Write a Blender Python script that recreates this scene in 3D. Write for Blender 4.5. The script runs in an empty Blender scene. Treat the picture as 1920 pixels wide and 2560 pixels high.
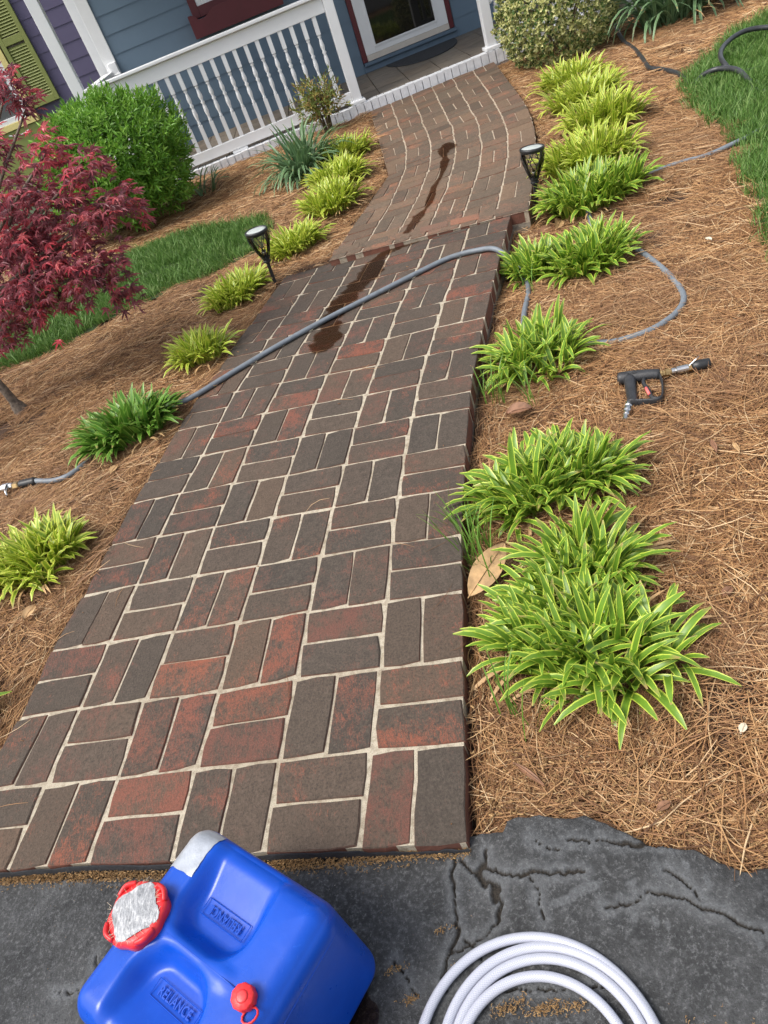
import bpy, bmesh, math, random
from mathutils import Vector, Matrix, Euler, noise
R = math.radians
scn = bpy.context.scene
COL = scn.collection

# ------------------------------------------------------------------ camera, light, exposure
cam_d = bpy.data.cameras.new('camera')
cam_d.sensor_fit = 'AUTO'; cam_d.sensor_width = 36.0
cam_d.lens = 36.0 * 1800 / 2560
cam_d.clip_start = 0.02; cam_d.clip_end = 400
cam = bpy.data.objects.new('camera', cam_d); COL.objects.link(cam)
cam.matrix_world = Matrix(((0.93508, 0.35145, 0.04579, 0.0), (-0.17935, 0.58065, -0.79415, 0.0),
                           (-0.30570, 0.73439, 0.60599, 1.26), (0, 0, 0, 1)))
scn.camera = cam
SUN_EL, SUN_AZ = 58.0, -104.0          # azimuth measured from +Y towards +X
w = bpy.data.worlds.new('World'); scn.world = w; w.use_nodes = True
nt = w.node_tree; nt.nodes.clear()
sky = nt.nodes.new('ShaderNodeTexSky'); sky.sky_type = 'NISHITA'; sky.sun_disc = False
sky.sun_elevation = R(SUN_EL); sky.sun_rotation = R(SUN_AZ)
sky.air_density = 1.0; sky.dust_density = 4.0; sky.ozone_density = 0.6
bgn = nt.nodes.new('ShaderNodeBackground'); bgn.inputs['Strength'].default_value = 0.15
wo = nt.nodes.new('ShaderNodeOutputWorld')
hz_ = nt.nodes.new('ShaderNodeHueSaturation'); hz_.inputs['Saturation'].default_value = 0.45      # thin bright cloud
nt.links.new(sky.outputs[0], hz_.inputs['Color']); nt.links.new(hz_.outputs[0], bgn.inputs[0]); nt.links.new(bgn.outputs[0], wo.inputs[0])
sun_d = bpy.data.lights.new('sun', 'SUN'); sun_d.energy = 1.5; sun_d.angle = R(26); sun_d.color = (1.0, 0.95, 0.87)
sun = bpy.data.objects.new('sun', sun_d); COL.objects.link(sun)
sd = Vector((math.sin(R(SUN_AZ)) * math.cos(R(SUN_EL)), math.cos(R(SUN_AZ)) * math.cos(R(SUN_EL)), math.sin(R(SUN_EL))))
sun.rotation_euler = sd.to_track_quat('Z', 'Y').to_euler(); sun.location = sd * 20
vs = scn.view_settings; vs.view_transform = 'Standard'; vs.look = 'None'; vs.gamma = 1.0
vs.exposure = 0.78; vs.use_curve_mapping = False
scn.render.engine = 'CYCLES'; scn.cycles.use_denoising = True
scn.cycles.max_bounces = 8; scn.cycles.transparent_max_bounces = 12; scn.cycles.caustics_reflective = False; scn.cycles.caustics_refractive = False

# ------------------------------------------------------------------ helpers
def lerp(a, b, t): return a + (b - a) * t
def V2(a, b, t): return (lerp(a[0], b[0], t), lerp(a[1], b[1], t))

class MB:
    """collects faces of one mesh"""
    def __init__(s): s.v = []; s.f = []; s.m = []; s.uv = []
    def add(s, verts, faces, mi=0, uvs=None):
        o = len(s.v); s.v += [tuple(p) for p in verts]
        for f in faces:
            s.f.append([o + k for k in f]); s.m.append(mi)
            s.uv.append([uvs[k] for k in f] if uvs else None)
        return s
    def box(s, c, d, rz=0, mi=0, rot=None):
        x, y, z = d[0] / 2, d[1] / 2, d[2] / 2
        pts = [Vector(p) for p in ((-x, -y, -z), (x, -y, -z), (x, y, -z), (-x, y, -z), (-x, -y, z), (x, -y, z), (x, y, z), (-x, y, z))]
        M = rot if rot is not None else Matrix.Rotation(rz, 3, 'Z')
        return s.add([M @ p + Vector(c) for p in pts], [(0, 3, 2, 1), (4, 5, 6, 7), (0, 1, 5, 4), (1, 2, 6, 5), (2, 3, 7, 6), (3, 0, 4, 7)], mi)
    def prism(s, poly, z0, z1, mi=0):
        n = len(poly)
        v = [(p[0], p[1], z0) for p in poly] + [(p[0], p[1], z1) for p in poly]
        return s.add(v, [list(range(n))[::-1], list(range(n, 2 * n))] + [(k, (k + 1) % n, n + (k + 1) % n, n + k) for k in range(n)], mi)
    def tube(s, pts, r, n=8, cap=True, mi=0, flat=1.0, up=None, closed=False):
        pts = [Vector(p) for p in pts]; N = len(pts)
        rr = r if isinstance(r, (list, tuple)) else [r] * N
        T = []
        for k in range(N):
            a = pts[(k - 1) % N] if closed else pts[max(k - 1, 0)]
            b = pts[(k + 1) % N] if closed else pts[min(k + 1, N - 1)]
            T.append((b - a).normalized())
        ref = Vector(up) if up else (Vector((0, 0, 1)) if abs(T[0].z) < .9 else Vector((1, 0, 0)))
        nrm = (ref - T[0] * ref.dot(T[0])).normalized()
        verts = []; uv = []; L = 0
        for k in range(N):
            if k: L += (pts[k] - pts[k - 1]).length
            nrm = ((Vector(up) if up else nrm) - T[k] * (Vector(up) if up else nrm).dot(T[k])).normalized()
            bi = T[k].cross(nrm)
            for q in range(n):
                a = 2 * math.pi * q / n
                verts.append(pts[k] + (nrm * math.cos(a) + bi * math.sin(a) * flat) * rr[k]); uv.append((q / n, L))
        faces = []
        for k in range(N if closed else N - 1):
            k2 = (k + 1) % N
            for q in range(n): faces.append((k * n + q, k * n + (q + 1) % n, k2 * n + (q + 1) % n, k2 * n + q))
        if cap and not closed: faces += [list(range(n))[::-1], [(N - 1) * n + q for q in range(n)]]
        return s.add(verts, faces, mi, uv)
    def lathe(s, prof, n=16, c=(0, 0, 0), M=None, mi=0, cap=True):
        M = M or Matrix.Identity(3); verts = []; c = Vector(c)
        for r, z in prof:
            for q in range(n):
                a = 2 * math.pi * q / n; verts.append(M @ Vector((r * math.cos(a), r * math.sin(a), z)) + c)
        K = len(prof)
        faces = [(k * n + q, k * n + (q + 1) % n, (k + 1) * n + (q + 1) % n, (k + 1) * n + q) for k in range(K - 1) for q in range(n)]
        if cap: faces += [list(range(n))[::-1], [(K - 1) * n + q for q in range(n)]]
        return s.add(verts, faces, mi)
    def mesh(s, name, mats, smooth=False):
        me = bpy.data.meshes.new(name); me.from_pydata(s.v, [], s.f)
        for m in (mats if isinstance(mats, (list, tuple)) else [mats]): me.materials.append(m)
        if any(s.m): me.polygons.foreach_set('material_index', s.m)
        if any(u is not None for u in s.uv):
            l = me.uv_layers.new(name='uv'); flat = []
            for f, u in zip(s.f, s.uv):
                for k in range(len(f)): flat += list(u[k]) if u else [0, 0]
            l.data.foreach_set('uv', flat)
        if smooth: me.polygons.foreach_set('use_smooth', [True] * len(me.polygons))
        me.update(); return me
    def build(s, name, mats, parent=None, smooth=False, bevel=0, seg=2, angle=None, loc=None):
        o = bpy.data.objects.new(name, s.mesh(name, mats, smooth)); COL.objects.link(o)
        if parent: o.parent = parent
        if loc: o.location = loc
        if bevel:
            b = o.modifiers.new('bevel', 'BEVEL'); b.width = bevel; b.segments = seg; b.limit_method = 'ANGLE'; b.angle_limit = R(angle or 35)
        return o

def tag(o, label=None, cat=None, group=None, kind=None):
    if label: o['label'] = label
    if cat: o['category'] = cat
    if group: o['group'] = group
    if kind: o['kind'] = kind
    return o
def thing(name, label, cat, loc=(0, 0, 0), rz=0, group=None):
    o = bpy.data.objects.new(name, None); COL.objects.link(o); o.location = loc; o.rotation_euler = (0, 0, rz)
    o.empty_display_size = .1
    return tag(o, label, cat, group)
def inst(name, me, parent=None, loc=(0, 0, 0), rot=(0, 0, 0), scale=1):
    o = bpy.data.objects.new(name, me); COL.objects.link(o); o.location = loc; o.rotation_euler = rot
    o.scale = (scale,) * 3 if isinstance(scale, (int, float)) else scale
    if parent: o.parent = parent
    return o
def catmull(pts, n=8):
    P = [Vector(p) for p in pts]; out = []
    for k in range(len(P) - 1):
        a, b, c, d = P[max(k - 1, 0)], P[k], P[k + 1], P[min(k + 2, len(P) - 1)]
        for q in range(n):
            t = q / n
            out.append(.5 * ((2 * b) + (c - a) * t + (2 * a - 5 * b + 4 * c - d) * t * t + (3 * b - a - 3 * c + d) * t ** 3))
    out.append(P[-1]); return out
def inpoly(x, y, poly):
    r = False; j = len(poly) - 1
    for i in range(len(poly)):
        xi, yi = poly[i]; xj, yj = poly[j]
        if (yi > y) != (yj > y) and x < (xj - xi) * (y - yi) / (yj - yi) + xi: r = not r
        j = i
    return r
def dseg(x, y, a, b):
    dx, dy = b[0] - a[0], b[1] - a[1]; t = ((x - a[0]) * dx + (y - a[1]) * dy) / (dx * dx + dy * dy + 1e-12); t = min(1, max(0, t))
    return math.hypot(x - a[0] - dx * t, y - a[1] - dy * t)
def dpoly(x, y, poly, closed=True):
    n = len(poly); return min(dseg(x, y, poly[k], poly[(k + 1) % n]) for k in range(n if closed else n - 1))
def sm(a, b, x):
    t = min(1, max(0, (x - a) / (b - a))); return t * t * (3 - 2 * t)
def ns(x, y, z=0.0): return noise.noise(Vector((x, y, z)))
def clip(poly, p, nrm):
    """keep the part of poly with (q-p).nrm <= 0"""
    out = []
    for k in range(len(poly)):
        a, b = poly[k], poly[(k + 1) % len(poly)]
        da = (a[0] - p[0]) * nrm[0] + (a[1] - p[1]) * nrm[1]; db = (b[0] - p[0]) * nrm[0] + (b[1] - p[1]) * nrm[1]
        if da <= 0: out.append(a)
        if (da < 0 < db) or (db < 0 < da): t = da / (da - db); out.append(V2(a, b, t))
    return out

# ------------------------------------------------------------------ materials
class NG:
    def __init__(s, name):
        s.m = bpy.data.materials.new(name); s.m.use_nodes = True; s.t = s.m.node_tree; s.n = s.t.nodes; s.n.clear()
        s.out = s.n.new('ShaderNodeOutputMaterial'); s.b = s.n.new('ShaderNodeBsdfPrincipled'); s.L(s.b.outputs[0], s.out.inputs[0])
    def L(s, a, b): s.t.links.new(a, b)
    def set(s, **k):
        for a, v in k.items(): s.b.inputs[a.replace('_', ' ')].default_value = v
        return s
    def pos(s, sc=(1, 1, 1), off=None, obj=False):
        if obj: src = s.n.new('ShaderNodeTexCoord').outputs['Object']
        else: src = s.n.new('ShaderNodeNewGeometry').outputs['Position']
        m = s.n.new('ShaderNodeMapping'); m.inputs['Scale'].default_value = sc; s.L(src, m.inputs[0])
        if off is not None: s.L(off, m.inputs['Location'])
        return m.outputs[0]
    def noise(s, vec, scale, detail=4, rough=.55, dist=0):
        n = s.n.new('ShaderNodeTexNoise'); n.inputs['Scale'].default_value = scale; n.inputs['Detail'].default_value = detail
        n.inputs['Roughness'].default_value = rough; n.inputs['Distortion'].default_value = dist; s.L(vec, n.inputs['Vector']); return n.outputs['Fac']
    def vor(s, vec, scale, feature='F1', out='Distance'):
        n = s.n.new('ShaderNodeTexVoronoi'); n.feature = feature; n.inputs['Scale'].default_value = scale; s.L(vec, n.inputs['Vector']); return n.outputs[out]
    def ramp(s, fac, stops):
        r = s.n.new('ShaderNodeValToRGB'); e = r.color_ramp.elements
        while len(e) < len(stops): e.new(.5)
        for k, (p, c) in enumerate(stops):
            e[k].position = p; e[k].color = (*c, 1) if isinstance(c, (list, tuple)) else (c, c, c, 1)
        s.L(fac, r.inputs[0]); return r.outputs[0]
    def mix(s, fac, a, b, mode='MIX'):
        m = s.n.new('ShaderNodeMix'); m.data_type = 'RGBA'; m.blend_type = mode
        for inp, v in ((m.inputs[0], fac), (m.inputs[6], a), (m.inputs[7], b)):
            if isinstance(v, (int, float)): inp.default_value = v
            elif isinstance(v, (list, tuple)): inp.default_value = (*v, 1) if len(v) == 3 else v
            else: s.L(v, inp)
        return m.outputs[2]
    def math(s, op, a, b=0.0, c=None):
        m = s.n.new('ShaderNodeMath'); m.operation = op
        for k, v in enumerate((a, b) if c is None else (a, b, c)):
            if isinstance(v, (int, float)): m.inputs[k].default_value = v
            else: s.L(v, m.inputs[k])
        return m.outputs[0]
    def bump(s, h, strength=.3, dist=.01):
        b = s.n.new('ShaderNodeBump'); b.inputs['Strength'].default_value = strength; b.inputs['Distance'].default_value = dist
        s.L(h, b.inputs['Height']); s.L(b.outputs[0], s.b.inputs['Normal']); return s
    def rnd(s): return s.n.new('ShaderNodeObjectInfo').outputs['Random']
    def col(s, c):
        if isinstance(c, (list, tuple)): s.b.inputs['Base Color'].default_value = (*c, 1)
        else: s.L(c, s.b.inputs['Base Color'])
        return s

def simple(name, c, rough=.6, metal=0, var=.12, nscale=12, bump=0, bscale=80, obj=False):
    g = NG(name); p = g.pos(obj=obj); n = g.noise(p, nscale, 5, .6)
    lo = tuple(max(0, x * (1 - var * 1.6)) for x in c); hi = tuple(min(1, x * (1 + var)) for x in c)
    g.col(g.ramp(n, [(.25, lo), (.75, hi)])).set(Roughness=rough, Metallic=metal)
    if bump: g.bump(g.noise(p, bscale, 4), bump, .004)
    return g.m

def brick_mat(name, film, red, film_amt):
    g = NG(name)
    oi = g.n.new('ShaderNodeObjectInfo')
    sep = g.n.new('ShaderNodeSeparateColor'); g.L(oi.outputs['Color'], sep.inputs[0])
    off = g.n.new('ShaderNodeCombineXYZ'); 
    for k in range(3): g.L(g.math('MULTIPLY', oi.outputs['Random'], 37.0 + 11 * k), off.inputs[k])
    p = g.pos(off=off.outputs[0])
    big = g.noise(p, 9, 3, .5, .4)
    mid = g.noise(p, 45, 6, .65)
    streak = g.noise(g.pos((220, 60, 60), off.outputs[0]), 1.0, 3, .6, 1.2)
    fine = g.noise(p, 420, 3, .7)
    # how much of the red clay shows through the grey film
    e = g.math('ADD', g.math('MULTIPLY', big, .9), g.math('MULTIPLY', mid, .55))
    e = g.math('ADD', e, g.math('ADD', g.math('MULTIPLY', g.math('SUBTRACT', streak, .5), .75), g.math('MULTIPLY', g.math('SUBTRACT', fine, .5), .55)))
    thr = g.math('SUBTRACT', film_amt, g.math('MULTIPLY', sep.outputs[0], .55))
    show = g.math('MULTIPLY', g.math('SUBTRACT', e, thr), 3.4); show = g.math('MINIMUM', g.math('MAXIMUM', show, 0.0), .85)
    filmc = g.ramp(mid, [(.25, tuple(x * .72 for x in film)), (.75, tuple(x * 1.3 for x in film))])
    filmc = g.mix(g.math('MULTIPLY', sep.outputs[1], .85), filmc, (.095, .066, .047))
    ro = g.math('FRACT', g.math('MULTIPLY', oi.outputs['Random'], 7.31)); filmc = g.mix(1.0, filmc, g.ramp(ro, [(0, (.76, .80, .82)), (.35, (.90, .92, .92)), (.7, (1.04, 1.0, .97)), (1, (1.22, 1.12, 1.02))]), 'MULTIPLY')
    redc_t = g.ramp(g.math('FRACT', g.math('MULTIPLY', oi.outputs['Random'], 13.7)), [(0, (.70, .85, .95)), (.5, (1., 1., 1.)), (1, (1.30, 1.15, .95))])
    redc = g.ramp(fine, [(.3, tuple(x * .6 for x in red)), (.7, tuple(x * 1.2 for x in red))])
    grit = g.noise(p, 170, 4, .75)
    filmc = g.mix(g.ramp(grit, [(.34, .75), (.52, 0.)]), filmc, tuple(x * .45 for x in film))
    filmc = g.mix(g.ramp(grit, [(.56, 0.), (.74, .6)]), filmc, tuple(min(1, x * 1.9) for x in film))
    show = g.math('MULTIPLY', show, g.ramp(grit, [(.30, .45), (.55, 1.)]))
    c = g.mix(show, filmc, g.mix(1.0, redc, redc_t, 'MULTIPLY'))
    c = g.mix(g.math('MULTIPLY', g.ramp(fine, [(.62, 0.), (.78, 1.)]), .35), c, (.20, .185, .16))
    nz = g.n.new('ShaderNodeSeparateXYZ'); g.L(g.n.new('ShaderNodeNewGeometry').outputs['True Normal'], nz.inputs[0])
    side = g.ramp(g.math('ABSOLUTE', nz.outputs[2]), [(.25, 1.), (.6, 0.)])               # the film only lies on the trodden face
    c = g.mix(g.math('MULTIPLY', side, .75), c, g.mix(mid, (.11, .045, .032), (.24, .085, .055)))
    c = g.mix(g.math('MULTIPLY', g.ramp(streak, [(.2, 1.), (.42, 0.)]), .45), c, (.030, .026, .022))
    # black tar smeared along the front edge of the slab
    c = g.mix(sep.outputs[2], c, (.022, .024, .030))
    g.col(c).set(Roughness=.86); g.b.inputs['Specular IOR Level'].default_value = .35
    h = g.math('ADD', g.math('MULTIPLY', streak, .6), g.math('ADD', g.math('MULTIPLY', mid, .9), g.math('MULTIPLY', fine, .4)))
    g.bump(g.math('ADD', h, grit), .6, .004); return g.m
M_BRICK = brick_mat('paver_brick', (.080, .063, .050), (.225, .076, .050), .96)
M_BRICK2 = brick_mat('paver_brick_upper', (.158, .114, .080), (.30, .132, .082), .92)

def mortar_mat(name, c, dark):
    g = NG(name); p = g.pos(); n = g.noise(p, 60, 5, .7); f = g.noise(p, 500, 3, .8)
    a = g.ramp(f, [(.32, tuple(x * .35 for x in c)), (.48, c), (.75, tuple(min(.85, x * 1.18) for x in c))])
    a = g.mix(g.math('MULTIPLY', g.ramp(n, [(.45, 0.), (.72, 1.)]), dark), a, (.16, .115, .07))
    a = g.mix(g.math('MULTIPLY', g.ramp(g.noise(p, 2.5, 3), [(.45, 0.), (.65, 1.)]), .35), a, (.22, .17, .11))
    g.col(a).set(Roughness=.95); g.bump(f, .8, .003); return g.m
M_MORT = mortar_mat('mortar', (.52, .46, .355), .8)
M_MORT2 = mortar_mat('mortar_upper', (.50, .42, .32), .85)
M_CONC = simple('slab_concrete', (.30, .26, .21), .95, var=.4, nscale=40, bump=.6)

def asphalt_mat():
    g = NG('asphalt'); p = g.pos(); n = g.noise(p, 7, 5, .6, .6); m = g.noise(p, 45, 6, .7); f = g.noise(p, 330, 3, .75)
    c = g.ramp(n, [(.3, (.028, .029, .030)), (.52, (.050, .051, .052)), (.72, (.088, .090, .092))])
    c = g.mix(g.ramp(m, [(.50, 0.), (.66, .7)]), c, (.110, .113, .116))
    f2 = g.noise(p, 140, 5, .8); c = g.mix(g.ramp(f2, [(.52, 0.), (.70, .9)]), c, (.195, .20, .203)); c = g.mix(g.ramp(f2, [(.28, .8), (.46, 0.)]), c, (.018, .019, .021))
    c = g.mix(g.ramp(f, [(.30, .8), (.45, 0.)]), c, (.028, .030, .033))
    at = g.n.new('ShaderNodeAttribute'); at.attribute_name = 'crack'
    c = g.mix(g.ramp(at.outputs['Fac'], [(.25, 0.), (.6, 1.)]), c, g.ramp(f, [(.35, (.010, .009, .008)), (.75, (.060, .048, .036))]))
    a2 = g.n.new('ShaderNodeAttribute'); a2.attribute_name = 'stain'
    c = g.mix(g.math('MULTIPLY', a2.outputs['Fac'], g.ramp(f2, [(.3, .4), (.6, 1.)])), c, (.17, .178, .186))
    sp = g.vor(p, 95, 'F1'); c = g.mix(g.math('MULTIPLY', g.ramp(sp, [(.05, 1.), (.09, 0.)]), g.ramp(g.noise(p, 5, 2), [(.55, 0.), (.66, 1.)])), c, (.5, .48, .42))
    g.col(c).set(Roughness=.85); g.b.inputs['Specular IOR Level'].default_value = .4
    g.bump(g.math('ADD', g.math('ADD', m, f2), g.math('MULTIPLY', f, .7)), .9, .005); return g.m
M_ASPH = asphalt_mat()

def straw_mat():
    g = NG('pine_straw'); at = g.n.new('ShaderNodeUVMap'); at.uv_map = 'uv'
    sep = g.n.new('ShaderNodeSeparateXYZ'); g.L(at.outputs[0], sep.inputs[0])
    r = g.math('FRACT', g.math('ADD', sep.outputs[0], g.math('MULTIPLY', g.rnd(), 3.7)))
    c = g.ramp(r, [(0, (.070, .029, .011)), (.28, (.185, .085, .032)), (.6, (.345, .178, .072)), (.88, (.50, .30, .135)), (1, (.66, .49, .29))])
    big = g.noise(g.pos(), 1.3, 3); c = g.mix(g.math('MULTIPLY', g.ramp(big, [(.42, 0.), (.66, 1.)]), .45), c, (.21, .115, .06))
    g.col(c).set(Roughness=.62); g.b.inputs['Specular IOR Level'].default_value = .4; return g.m
M_STRAW = straw_mat()
def mulch_mat():
    g = NG('mulch_floor'); p = g.pos(); n = g.noise(p, 60, 6, .75, 1.5); b = g.noise(p, 3, 3)
    c = g.ramp(n, [(.3, (.030, .016, .009)), (.55, (.085, .045, .024)), (.75, (.16, .09, .048))])
    g.col(g.mix(g.math('MULTIPLY', b, .5), c, (.09, .05, .027))).set(Roughness=.95); g.bump(n, 1, .01); return g.m
M_MULCH = mulch_mat()
def crumb_mat():
    g = NG('catkin_crumbs'); r = g.noise(g.pos(), 150, 2, .8)
    g.col(g.ramp(r, [(.3, (.18, .10, .04)), (.5, (.33, .20, .085)), (.7, (.48, .32, .15))])).set(Roughness=.85); return g.m
M_CRUMB = crumb_mat()

def leaf_shader(g, c, trans=.25, rough=.45, tcol=None, spec=.4):
    g.col(c).set(Roughness=rough); g.b.inputs['Specular IOR Level'].default_value = spec
    t = g.n.new('ShaderNodeBsdfTranslucent'); mx = g.n.new('ShaderNodeMixShader'); mx.inputs[0].default_value = trans
    if tcol is not None:
        if isinstance(tcol, (tuple, list)): t.inputs[0].default_value = (*tcol, 1)
        else: g.L(tcol, t.inputs[0])
    elif not isinstance(c, (list, tuple)): g.L(c, t.inputs[0])
    g.L(g.b.outputs[0], mx.inputs[1]); g.L(t.outputs[0], mx.inputs[2]); g.L(mx.outputs[0], g.out.inputs[0]); return g.m
def strap_mat(name, mid, edge, lo=.22, hi=.33, amount=1.0):
    g = NG(name); at = g.n.new('ShaderNodeUVMap'); at.uv_map = 'uv'
    sep = g.n.new('ShaderNodeSeparateXYZ'); g.L(at.outputs[0], sep.inputs[0])
    d = g.math('ABSOLUTE', g.math('SUBTRACT', sep.outputs[0], .5))
    d = g.math('ADD', d, g.math('MULTIPLY', g.math('SUBTRACT', g.noise(g.pos(), 60, 2), .5), .18))
    band = g.math('MULTIPLY', g.ramp(d, [(lo, 0.), (hi, 1.)]), amount)
    tone = g.noise(g.pos(), 14, 3)
    cm = g.mix(tone, tuple(x * .55 for x in mid), tuple(x * 1.35 for x in mid))
    c = g.mix(band, cm, edge)
    tip = g.ramp(sep.outputs[1], [(.0, 1.), (.12, 0.)])                  # paler sheath at the base
    c = g.mix(g.math('MULTIPLY', tip, .5), c, tuple(x * .8 for x in edge))
    dead = g.math('MULTIPLY', g.ramp(sep.outputs[1], [(.84, 0.), (.97, 1.)]), g.ramp(g.noise(g.pos(), 26, 2), [(.52, 0.), (.62, 1.)]))
    c = g.mix(g.math('MULTIPLY', dead, .85), c, (.42, .28, .12))
    return leaf_shader(g, c, .22, .38, spec=.5)
M_LIR_NEAR = strap_mat('liriope_leaf', (.15, .285, .028), (.56, .67, .09), .32, .41)
M_LIR_FAR = strap_mat('liriope_leaf_golden', (.24, .37, .025), (.62, .66, .11), .16, .36)
M_LIR_DARK = strap_mat('liriope_leaf_green', (.10, .24, .026), (.32, .48, .09), .30, .45, .8)
M_DAY = strap_mat('daylily_leaf', (.12, .22, .095), (.27, .40, .22), .15, .5, .7)
def veg_mat(name, stops, trans=.2, rough=.5, scale=9, obj=False):
    g = NG(name); n = g.noise(g.pos(), scale, 4, .7); at = g.n.new('ShaderNodeUVMap'); at.uv_map = 'uv'
    sep = g.n.new('ShaderNodeSeparateXYZ'); g.L(at.outputs[0], sep.inputs[0])
    f = g.math('ADD', g.math('MULTIPLY', sep.outputs[0], .75), g.math('MULTIPLY', n, .3))
    if obj: f = g.math('FRACT', g.math('ADD', f, g.math('MULTIPLY', g.rnd(), .999)))
    return leaf_shader(g, g.ramp(f, stops), trans, rough)
M_GRASS = veg_mat('grass_blade', [(.0, (.042, .10, .015)), (.40, (.082, .185, .027)), (.72, (.15, .28, .06)), (.9, (.26, .36, .12)), (1, (.40, .42, .22))], .2, .5, 3)
M_BUSH = veg_mat('bush_leaf', [(.0, (.060, .165, .018)), (.5, (.155, .335, .036)), (1, (.34, .53, .090))], .3, .42)
M_BOX = veg_mat('variegated_leaf', [(.0, (.045, .095, .024)), (.34, (.085, .15, .035)), (.48, (.42, .43, .15)), (1, (.66, .64, .32))], .15, .4)
M_NAND = veg_mat('nandina_leaf', [(.0, (.10, .13, .03)), (.5, (.22, .28, .06)), (.72, (.30, .17, .06)), (1, (.40, .44, .11))], .2, .45)
M_MAPLE = veg_mat('maple_leaf', [(.0, (.115, .050, .058)), (.30, (.26, .090, .108)), (.58, (.48, .14, .17)), (.82, (.64, .10, .13)), (1, (.70, .28, .26))], .4, .33)
M_MAPLE1 = veg_mat('maple_leaf_single', [(.0, (.14, .055, .065)), (.30, (.26, .085, .10)), (.60, (.47, .135, .16)), (.82, (.66, .10, .13)), (1, (.72, .30, .28))], .3, .36, 9, True)
M_BARK = simple('bark', (.16, .125, .095), .9, var=.5, nscale=60, bump=.8, bscale=90)
M_STEM = simple('stem', (.10, .075, .035), .8, var=.4, nscale=40)
M_LAWN = simple('lawn_soil', (.035, .060, .016), .95, var=.5, nscale=30, bump=.6)
M_DEADLEAF = simple('dead_leaf', (.50, .315, .15), .6, var=.35, nscale=30, bump=.3, bscale=60)
M_DEADLEAF2 = simple('dead_leaf_brown', (.24, .12, .065), .65, var=.4, nscale=30, bump=.3, bscale=60)
M_PALE = simple('pale_chip', (.62, .55, .42), .8)

M_WHITE = simple('white_paint', (.78, .79, .80), .42, var=.03, nscale=6, bump=.05, bscale=30)
M_WHITEBRICK = simple('white_painted_brick', (.74, .75, .77), .7, var=.10, nscale=25, bump=.5, bscale=90)
M_BLUE = simple('blue_siding', (.120, .180, .245), .55, var=.07, nscale=2, bump=.06, bscale=40)
M_PURPLE = simple('purple_siding', (.115, .098, .180), .55, var=.08, nscale=2, bump=.06, bscale=40)
M_MAROON = simple('maroon_paint', (.105, .014, .020), .45, var=.08)
M_GREEN = simple('olive_paint', (.24, .27, .075), .5, var=.05)
M_YELLOW = simple('cream_paint', (.74, .62, .25), .5, var=.04)
M_BEIGE = simple('beige_kick_plate', (.60, .55, .49), .45, var=.06)
M_SILL = simple('blue_sill', (.10, .150, .210), .5, var=.06)
M_WOODDARK = simple('grey_wood_post', (.16, .14, .11), .85, var=.3, nscale=30)
def glass_mat(name, c):
    g = NG(name); g.col(c).set(Roughness=.04); g.b.inputs['Specular IOR Level'].default_value = .5; return g.m
M_GLASS = glass_mat('dark_glass', (.012, .011, .010))
M_GLASSGREY = simple('window_screen', (.085, .09, .09), .35, var=.1)
def tile_mat():
    g = NG('slate_tile'); p = g.pos(off=None); n = g.noise(p, 5, 6, .7, 1.5); o = g.rnd()
    c = g.ramp(n, [(.3, (.125, .098, .072)), (.5, (.20, .160, .120)), (.7, (.27, .22, .165))])
    c = g.mix(g.math('MULTIPLY', o, .4), c, (.145, .135, .12)); g.col(c).set(Roughness=.5); g.bump(n, .3, .004); return g.m
M_TILE = tile_mat()
M_GROUT = simple('tile_grout', (.38, .36, .33), .9, var=.1)
M_MAT = simple('rubber_mat', (.028, .032, .040), .8, var=.3, nscale=80, bump=.6, bscale=150)
M_BLACK = simple('black_plastic', (.016, .017, .018), .42, var=.15, nscale=30)
M_BLACKG = simple('black_plastic_gun', (.028, .029, .032), .5, var=.3, nscale=40, bump=.2, bscale=250)
M_HOSE = simple('grey_hose', (.165, .190, .215), .5, var=.16, nscale=35)
M_HOSEBLK = simple('black_hose', (.035, .037, .040), .38, var=.3, nscale=30)
M_STEEL = simple('steel', (.62, .62, .61), .24, 1.0, var=.12, nscale=90)
M_BRASS = simple('brass', (.46, .32, .15), .38, 1.0, var=.25, nscale=90)
M_RED = simple('red_plastic', (.72, .030, .034), .38, var=.10, nscale=40, bump=.1, bscale=120)
M_PINK = simple('pink_lock', (.80, .16, .15), .5)
def blue_mat():
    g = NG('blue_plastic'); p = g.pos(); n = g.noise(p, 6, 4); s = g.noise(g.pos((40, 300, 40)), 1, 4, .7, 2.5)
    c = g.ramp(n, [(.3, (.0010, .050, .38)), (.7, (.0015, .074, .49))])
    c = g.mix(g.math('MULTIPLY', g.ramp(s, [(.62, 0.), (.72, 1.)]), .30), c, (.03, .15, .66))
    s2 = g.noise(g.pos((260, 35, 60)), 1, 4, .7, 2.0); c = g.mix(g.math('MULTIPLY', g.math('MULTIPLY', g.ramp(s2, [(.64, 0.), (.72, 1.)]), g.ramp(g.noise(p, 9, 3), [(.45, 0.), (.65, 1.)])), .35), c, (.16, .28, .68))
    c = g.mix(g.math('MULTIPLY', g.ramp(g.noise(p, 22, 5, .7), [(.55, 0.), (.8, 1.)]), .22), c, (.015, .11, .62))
    g.col(c); g.L(g.ramp(g.noise(p, 18, 4), [(.3, .24), (.7, .40)]), g.b.inputs['Roughness'])
    g.b.inputs['Specular IOR Level'].default_value = .42; g.bump(g.noise(p, 90, 4), .06, .003); return g.m
M_JUG = blue_mat()
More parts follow.
